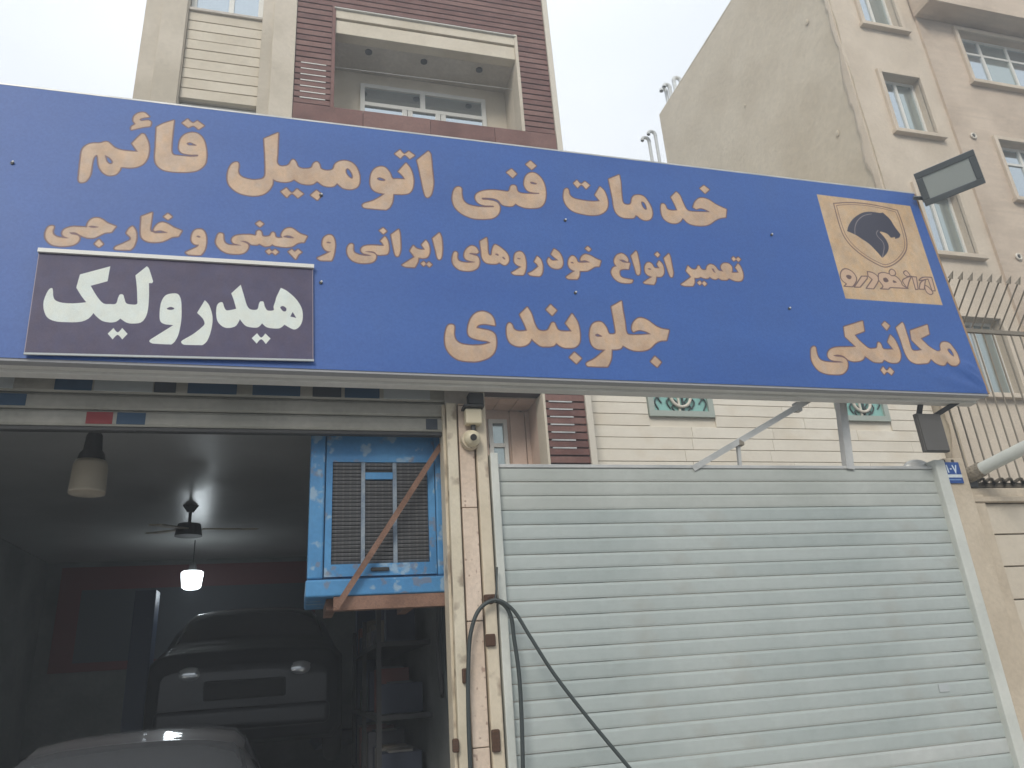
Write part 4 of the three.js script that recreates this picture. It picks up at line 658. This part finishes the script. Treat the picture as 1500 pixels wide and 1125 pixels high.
{
  const w = 2048, h = Math.round(2048 * SH / SW), toC = (s, t) => [s / SW * w, h - t / SH * h];
  const c = newCanvas(w, h), g = c.getContext('2d');
  g.fillStyle = rgb(BLUE); g.fillRect(0, 0, w, h); blotches(g, w, h, 5, 90, 3, 0.35, 1.4);
  const ink = newCanvas(w, h), q = ink.getContext('2d');
  q.fillStyle = 'rgb(190,162,129)';
  const panel = [[1196, 285], [1333, 302], [1380.4, 447.4], [1238, 437.8]].map(([x, y]) => toC(...st(x, y)));
  const draw = (pts) => { q.beginPath(); pts.forEach((p, i) => i ? q.lineTo(...p) : q.moveTo(...p)); q.closePath(); q.fill(); };
  draw(panel);
  const L = letterLayer(LETTERS, w, h, toC, rgb(TAN));
  q.drawImage(L, 0, 0);
  blotches(q, w, h, 17, 20, 7, 1, 0.7);
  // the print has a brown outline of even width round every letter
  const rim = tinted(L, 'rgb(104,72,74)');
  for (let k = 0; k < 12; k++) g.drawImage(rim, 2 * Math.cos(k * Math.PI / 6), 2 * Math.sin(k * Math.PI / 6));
  g.drawImage(ink, 0, 0);
  // emblem: shield, horse head, word mark in outline
  const mapW = (x, y) => toC(...st(1190 + x * 0.13333, 275 + y * 0.13333)), mapX = (x, y) => toC(...st(1210 + x * 0.12, 370 + y * 0.12));
  const line = (s, map, lw, col, closed = true, fill) => { outline(g, parse(s).pts, map, closed); if (fill) { g.fillStyle = fill; g.fill(); } if (lw) { g.lineWidth = lw; g.strokeStyle = col; g.lineJoin = 'round'; g.stroke(); } };
  const br = 'rgb(104,78,72)';
  line('230,175! 400,165 560,175 740,205 930,250! 980,380 1030,560 1030,680 980,770 900,840 800,875 700,840 550,750 420,640 340,530 290,400', mapW, 2.4, br);
  line('262,198! 400,188 560,196 740,226 912,268! 958,390 1004,560 1006,670 960,750 890,815 800,848 715,820 570,735 440,625 364,520 316,395', mapW, 1.3, br);
  line('770,275! 850,350 900,430 965,515! 950,550 905,565! 900,545 860,550 820,510 750,485 735,490! 780,540 820,600 835,660 815,720 765,775! 700,700 620,620 540,565 470,520 380,480! 395,420 440,350 520,290 600,268 680,272 735,280', mapW, 0, '', true, 'rgb(52,52,68)');
  line('650,290 560,310 490,370 465,440 465,515', mapW, 1.6, 'rgb(150,140,138)', false); line('720,470 700,500 715,540 770,600 785,660 765,770', mapW, 1.6, 'rgb(150,140,138)', false);
  const pale = 'rgb(194,164,138)', dk = 'rgb(92,68,66)';
  for (const s of ['190,220 240,200 310,230 360,290 370,340 340,400 320,420! 215,415! 245,385! 190,340 170,280', '500,290! 430,290! 340,425! 415,425! 500,320!', '500,235! 560,245 620,285 640,340 580,445! 485,440! 560,330! 510,290!', '640,260 700,245 790,270 860,300 915,360 930,400 1000,440! 780,430! 760,450! 660,445! 690,410 640,340 635,290', '770,225 800,205 840,235 840,275 800,285 770,260', '930,350 965,315 1040,290! 1010,360 990,440!', '1045,295! 1100,300! 1120,450! 1090,455!', '945,240 975,225 1010,260 1020,290 980,290 950,265', '1130,340 1180,305 1285,305! 1330,470! 1290,470! 1240,325! 1170,340', '1135,450! 1150,370 1210,330! 1195,450!', '1200,410 1240,420 1300,490 1270,515 1220,480']) line(s, mapX, 2.2, dk, true, pale);
  for (const s of ['240,290 265,275 305,290 300,320 270,325', '695,320 730,310 760,345 740,365 705,355', '815,340 860,365 820,370']) line(s, mapX, 0, '', true, dk);
  bannerTex = canvasTex(c);
}
const bannerMat = new THREE.MeshPhysicalMaterial({ map: bannerTex, roughness: 0.55, clearcoat: 0.15, clearcoatRoughness: 0.5 });
{
  const t = thing('shop_sign', 'long blue workshop sign with tan Persian lettering above both doors', 'sign');
  t.position.copy(S0); t.rotation.x = -LEAN;
  const nu = 168, nv = 44, pos = [], uv = [], idx = [];
  const c = st(1440, 562), a = st(1385, 515);
  for (let j = 0; j <= nv; j++) for (let i = 0; i <= nu; i++) {
    const x = SW * i / nu, y = SH * j / nv, e = Math.min(1, Math.min(x, SW - x, y, SH - y) / 0.12);
    let z = 0.004 * e * (fbm(x * 1.6, y * 1.6 + 5, 256, 3) - 0.3);
    for (const [k, off, amp] of [[0, 0, 0.022], [1, 0.075, 0.016], [2, -0.06, 0.014]]) {            // folds pulled towards the lower right corner
      const ang = rad(-34 + k * 9), dx = x - c[0] - off * 0.3, dy = y - c[1] - off, al = -(dx * Math.cos(ang) + dy * Math.sin(ang)), pr = -dx * Math.sin(ang) + dy * Math.cos(ang);
      if (al > -0.03 && al < 0.5) z += amp * Math.exp(-(pr * pr) / 0.0004) * Math.max(0, 1 - al / 0.5) * Math.min(1, (al + 0.03) / 0.06) * Math.min(1, e * 3);
    }
    pos.push(x, y, z + 0.002); uv.push(i / nu, j / nv);
  }
  for (let j = 0; j < nv; j++) for (let i = 0; i < nu; i++) { const p = j * (nu + 1) + i, q = p + nu + 1; idx.push(p, p + 1, q, p + 1, q + 1, q); }
  const g = new THREE.BufferGeometry(); g.setAttribute('position', new THREE.Float32BufferAttribute(pos, 3)); g.setAttribute('uv', new THREE.Float32BufferAttribute(uv, 2)); g.setIndex(idx); g.computeVertexNormals();
  part(t, 'printed_banner', g, bannerMat);
  const D = 0.17;
  part(t, 'box_back', bx(0.01, SW - 0.01, 0.012, SH - 0.012, -D + 0.004, -0.004), M.signBack);
  part(t, 'bottom_frame', bx(0, SW, -0.014, 0.011, -0.05, -0.002, 0.003), M.signBack);
  part(t, 'bottom_cover', bx(0, SW, -0.006, 0.0115, -D * 0.62, -0.051, 0.002), M.alu);
  part(t, 'bottom_frame', bx(0, SW, -0.022, 0.011, -D, -D * 0.62 - 0.001, 0.004), M.alu);
  part(t, 'top_frame', bx(0, SW, SH - 0.011, SH + 0.003, -D, 0.003, 0.003), M.galv);
  part(t, 'end_frame', bx(SW - 0.009, SW + 0.008, 0, SH - 0.012, -D, 0.005, 0.003), M.edgeTan);
  part(t, 'end_frame', bx(-0.008, 0.009, 0, SH - 0.012, -D, 0.005, 0.003), M.edgeTan);
  const sg = new THREE.SphereGeometry(0.006, 10, 8).scale(1, 1, 0.7), wg = new THREE.CylinderGeometry(0.009, 0.009, 0.004, 12).rotateX(Math.PI / 2);
  for (const [x, y] of [[20, 239], [828, 323], [843, 429], [1130, 344], [1156, 452], [471, 414], [471, 286], [1283, 240]].slice(0, 7)) { const q = st(x, y), m = part(t, 'screw', sg, M.whiteFrame, [q[0], q[1], 0.012]); part(m, 'washer', wg, M.darkMetal, [-0.004, -0.004, -0.006]); }
}
{ // dark sub-banner
  const t = thing('small_banner', 'dark purple grey banner with white Persian word fixed onto the blue sign', 'banner');
  t.position.copy(S0); t.rotation.x = -LEAN;
  const q = [[35, 517.5], [459, 527.5], [458.5, 391], [57, 367]].map(([x, y]) => st(x, y, 0.02));
  const s0 = Math.min(...q.map((p) => p[0])) - 0.01, s1 = Math.max(...q.map((p) => p[0])) + 0.01, t0 = Math.min(...q.map((p) => p[1])) - 0.01, t1 = Math.max(...q.map((p) => p[1])) + 0.01;
  const w = 1024, h = Math.round(1024 * (t1 - t0) / (s1 - s0)), toC = (s, tt) => [(s - s0) / (s1 - s0) * w, h - (tt - t0) / (t1 - t0) * h];
  const c = newCanvas(w, h), g = c.getContext('2d'); g.fillStyle = 'rgb(70,63,90)'; g.fillRect(0, 0, w, h); blotches(g, w, h, 9, 50, 2, 1, 1);
  const L = letterLayer(WHITE, w, h, toC, 'rgb(214,220,212)', 0.02), lg = L.getContext('2d'); blotches(lg, w, h, 7, 40, 5); g.drawImage(L, 0, 0);
  g.strokeStyle = 'rgb(150,140,150)'; g.lineWidth = 5; g.beginPath(); q.map((p) => toC(...p)).forEach((p, i) => i ? g.lineTo(...p) : g.moveTo(...p)); g.closePath(); g.stroke();
  const shp = new THREE.Shape(q.map((p) => new THREE.Vector2(...p))), e = new THREE.ExtrudeGeometry(shp, { depth: 0.004, bevelEnabled: false }); e.translate(0, 0, 0.016);
  const p = e.attributes.position, uv = e.attributes.uv; for (let i = 0; i < p.count; i++) uv.setXY(i, (p.getX(i) - s0) / (s1 - s0), (p.getY(i) - t0) / (t1 - t0));
  part(t, 'cloth', e, new THREE.MeshPhysicalMaterial({ map: canvasTex(c), roughness: 0.6 }));
  const a = st(56, 367, 0.022), b = st(460, 391, 0.022); part(t, 'top_rod', bar([a[0], a[1], 0.022], [b[0], b[1], 0.022], 0.022, 0.02), M.whiteFrame);
  const a2 = st(35, 518, 0.02), b2 = st(460, 528, 0.02); part(t, 'bottom_hem', bar([a2[0], a2[1], 0.02], [b2[0], b2[1], 0.02], 0.01, 0.008), M.patchPale);
}
// ---- floodlight on the right end of the sign
{
  const t = thing('floodlight', 'dark framed LED floodlight on the top right corner of the blue sign', 'floodlight');
  const C = P(1391, 260, 0.42), n = CAM.clone().sub(C).normalize();
  const [tl, tr, br2, bl] = [[1337, 256], [1425, 218], [1445, 268], [1357, 302]].map(([x, y]) => onPlane(x, y, C, n));
  const ux = tr.clone().add(br2).sub(tl).sub(bl).multiplyScalar(0.5), W = ux.length(), uy = tl.clone().add(tr).sub(bl).sub(br2).multiplyScalar(0.5); const X = ux.normalize(), Z = n.clone(); const Y = new THREE.Vector3().crossVectors(Z, X).normalize(), H = Math.abs(uy.dot(Y));
  t.position.copy(tl.clone().add(tr).add(br2).add(bl).multiplyScalar(0.25)); t.quaternion.setFromRotationMatrix(new THREE.Matrix4().makeBasis(X, Y, Z));
  part(t, 'housing', new RoundedBoxGeometry(W, H, 0.05, 3, 0.012).translate(0, 0, -0.028), M.lampBody);
  const f = W * 0.115;
  part(t, 'bezel', joined([[0, H / 2 - f / 2, W, f], [0, -H / 2 + f / 2, W, f], [-W / 2 + f / 2, 0, f, H - 2 * f], [W / 2 - f / 2, 0, f, H - 2 * f]].map(([x, y, w, h]) => new RoundedBoxGeometry(w, h, 0.014, 2, 0.005).translate(x, y, 0.003))), M.lampBody);
  part(t, 'glass', new THREE.BoxGeometry(W - 2 * f, H - 2 * f, 0.006).translate(0, 0, 0.001), M.lampGlass);
  for (let i = 0; i < 5; i++) part(t, 'cooling_fin', new THREE.BoxGeometry(W * 0.8, 0.006, 0.03).translate(0, (i - 2) * H * 0.16, -0.067), M.lampBody);
  t.updateMatrixWorld(true); const inv = t.matrixWorld.clone().invert(); const e = P(1338, 290, 0.2).applyMatrix4(inv), s = new THREE.Vector3(-W * 0.42, -H * 0.3, -0.05);
  part(t, 'mounting_arm', bar(s, e, 0.025, 0.025), M.lampBody);
}
{
  const t = thing('hanging_lamp_box', 'dark metal lamp box hanging on brackets under the right end of the sign', 'lamp');
  const z = 0.12, q = [[1341, 606], [1375, 603], [1391, 661], [1359, 662]].map(([x, y]) => P(x, y, z)), cx = (q[0].x + q[1].x + q[2].x + q[3].x) / 4, cy = (q[0].y + q[2].y) / 2, W = q[1].x - q[0].x, H = q[0].y - q[3].y;
  const grey = plain([0.10, 0.095, 0.088], 0.6); part(t, 'housing', new RoundedBoxGeometry(W, H, 0.03, 3, 0.004), grey, [cx, cy, z - 0.016]);
  part(t, 'back_cover', new RoundedBoxGeometry(W * 0.95, H * 0.95, 0.005, 2, 0.002), grey, [cx, cy, z + 0.004]);
  const top = cy + H / 2;
  part(t, 'hanger', bar([cx - W * 0.2, top - 0.01, z - 0.04], P(1350, 580, 0.1).setZ(0.1), 0.035, 0.012), M.darkMetal);
  part(t, 'bracket_arm', bar([cx + W * 0.35, top - 0.01, z - 0.03], P(1412, 583, 0.14), 0.03, 0.014), M.darkMetal);
}
{ // house number plate
  const t = thing('number_plate', 'small blue house number plate with white digits on the tan column', 'number plate');
  const z = 0.02, a = P(1378, 677, z), e = P(1411, 708, z), W = 0.148, H = a.y - e.y;
  const c = newCanvas(192, 192), g = c.getContext('2d'); g.fillStyle = 'rgb(34,74,140)'; g.fillRect(0, 0, 192, 192); g.fillStyle = 'rgb(196,204,206)'; g.fillRect(0, 112, 192, 28);
  g.strokeStyle = 'rgb(200,212,222)'; g.lineWidth = 13; g.lineCap = 'round'; g.beginPath(); g.moveTo(56, 30); g.lineTo(62, 92); g.stroke(); g.lineWidth = 12; g.beginPath(); g.moveTo(88, 62); g.lineTo(97, 62); g.stroke(); g.lineWidth = 13; g.beginPath(); g.moveTo(116, 32); g.lineTo(134, 90); g.lineTo(152, 32); g.stroke();
  g.fillStyle = 'rgb(120,150,190)'; g.fillRect(22, 156, 148, 8); blotches(g, 192, 192, 12, 20, 4);
  const cx = (P(1378, 677, z).x + P(1411, 708, z).x) / 2;
  const m = part(t, 'plate', new RoundedBoxGeometry(W, H, 0.006, 2, 0.002), new THREE.MeshStandardMaterial({ map: canvasTex(c), roughness: 0.5 }), [cx, (a.y + e.y) / 2, z - 0.001]);
  const p = m.geometry.attributes.position, uv = m.geometry.attributes.uv; for (let i = 0; i < p.count; i++) uv.setXY(i, p.getX(i) / W + 0.5, p.getY(i) / H + 0.5);
  for (const s of [-1, 1]) part(t, 'fixing_tab', bx(cx + s * 0.035 - 0.008, cx + s * 0.035 + 0.008, a.y - 0.002, a.y + 0.018, z - 0.006, z), M.darkMetal);
}
{ // camera and boxes on the pillar
  const t = thing('security_camera', 'cream dome security camera below a junction box on the pillar', 'security camera');
  const p = P(691, 642, 0.06), b = P(693, 611, 0.05);
  part(t, 'dome_base', new THREE.CylinderGeometry(0.052, 0.056, 0.035, 28).rotateX(Math.PI / 2), M.creamMetal2, [p.x, p.y, 0.03]);
  part(t, 'dome', new THREE.SphereGeometry(0.046, 24, 16), M.plastic, [p.x + 0.004, p.y, 0.055]);
  const l = part(t, 'lens', new THREE.CylinderGeometry(0.018, 0.018, 0.02, 18).rotateX(Math.PI / 2), M.dark, [p.x + 0.002, p.y - 0.006, 0.096]); l.rotation.set(0.25, -0.15, 0);
  part(t, 'junction_box', new RoundedBoxGeometry(0.092, 0.09, 0.06, 3, 0.01), M.plastic, [b.x, b.y, 0.045]);
  part(t, 'box_neck', new THREE.CylinderGeometry(0.014, 0.014, 0.05, 12), M.darkMetal, [b.x, b.y - 0.055, 0.04]);
  const u = thing('siren_box', 'dark box with a flat plate above the cream camera on the pillar', 'box'); const s = P(695, 586, 0.05), pl = P(693, 596.5, 0.06);
  part(u, 'case', new RoundedBoxGeometry(0.085, 0.07, 0.07, 2, 0.008), M.darkMetal, [s.x + 0.005, s.y, 0.045]);
  part(u, 'plate', new RoundedBoxGeometry(0.115, 0.014, 0.09, 2, 0.003), M.darkMetal, [pl.x, pl.y, 0.05]);
}
{ // black cables hung over the hook
  const pt = (x, y, z) => P(x, y, z);
  const h = thing('hose_loop', 'black hose hung over a rusty bracket on the pillar, both ends hanging down', 'hose');
  part(h, 'hose', tube([pt(693, 1190, 0.05), pt(689, 1125, 0.05), pt(686, 1040, 0.05), pt(686, 980, 0.05), pt(690, 925, 0.055), pt(702, 893, 0.06), pt(720, 880, 0.065), pt(737, 885, 0.07), pt(748, 902, 0.07), pt(753, 935, 0.07), pt(760, 985, 0.07), pt(764, 1050, 0.07), pt(766, 1125, 0.07), pt(767, 1190, 0.07)], 0.0105, 120, 10), M.hose);
  part(h, 'clip', new THREE.TorusGeometry(0.018, 0.004, 8, 16), M.rustDark, [P(718, 879, 0.05).x, P(718, 879, 0.05).y, 0.06]);
  const c = thing('slanted_cable', 'black cable running down across the grey shutter from the pillar bracket', 'cable');
  part(c, 'cable', tube([pt(712, 884, 0.06), pt(722, 879, 0.07), pt(735, 881, 0.08), pt(752, 894, 0.09), pt(775, 930, 0.11), pt(810, 985, 0.14), pt(860, 1050, 0.18), pt(922, 1125, 0.23), pt(980, 1195, 0.28)], 0.0095, 100, 10), M.hose);
  part(c, 'loose_end', tube([pt(725, 882, 0.075), pt(727, 865, 0.07), pt(727.5, 848, 0.065), pt(728, 831, 0.06)], 0.0055, 20, 8), M.hose);
}
scene.fog = new THREE.FogExp2(new THREE.Color(0.80, 0.86, 0.92), 0.013);  // added haze, stands in for the veil of a smeared lens
scene.traverse((o) => { if (o.isMesh) { o.castShadow = true; o.receiveShadow = true; } });
renderer.render(scene, camera);
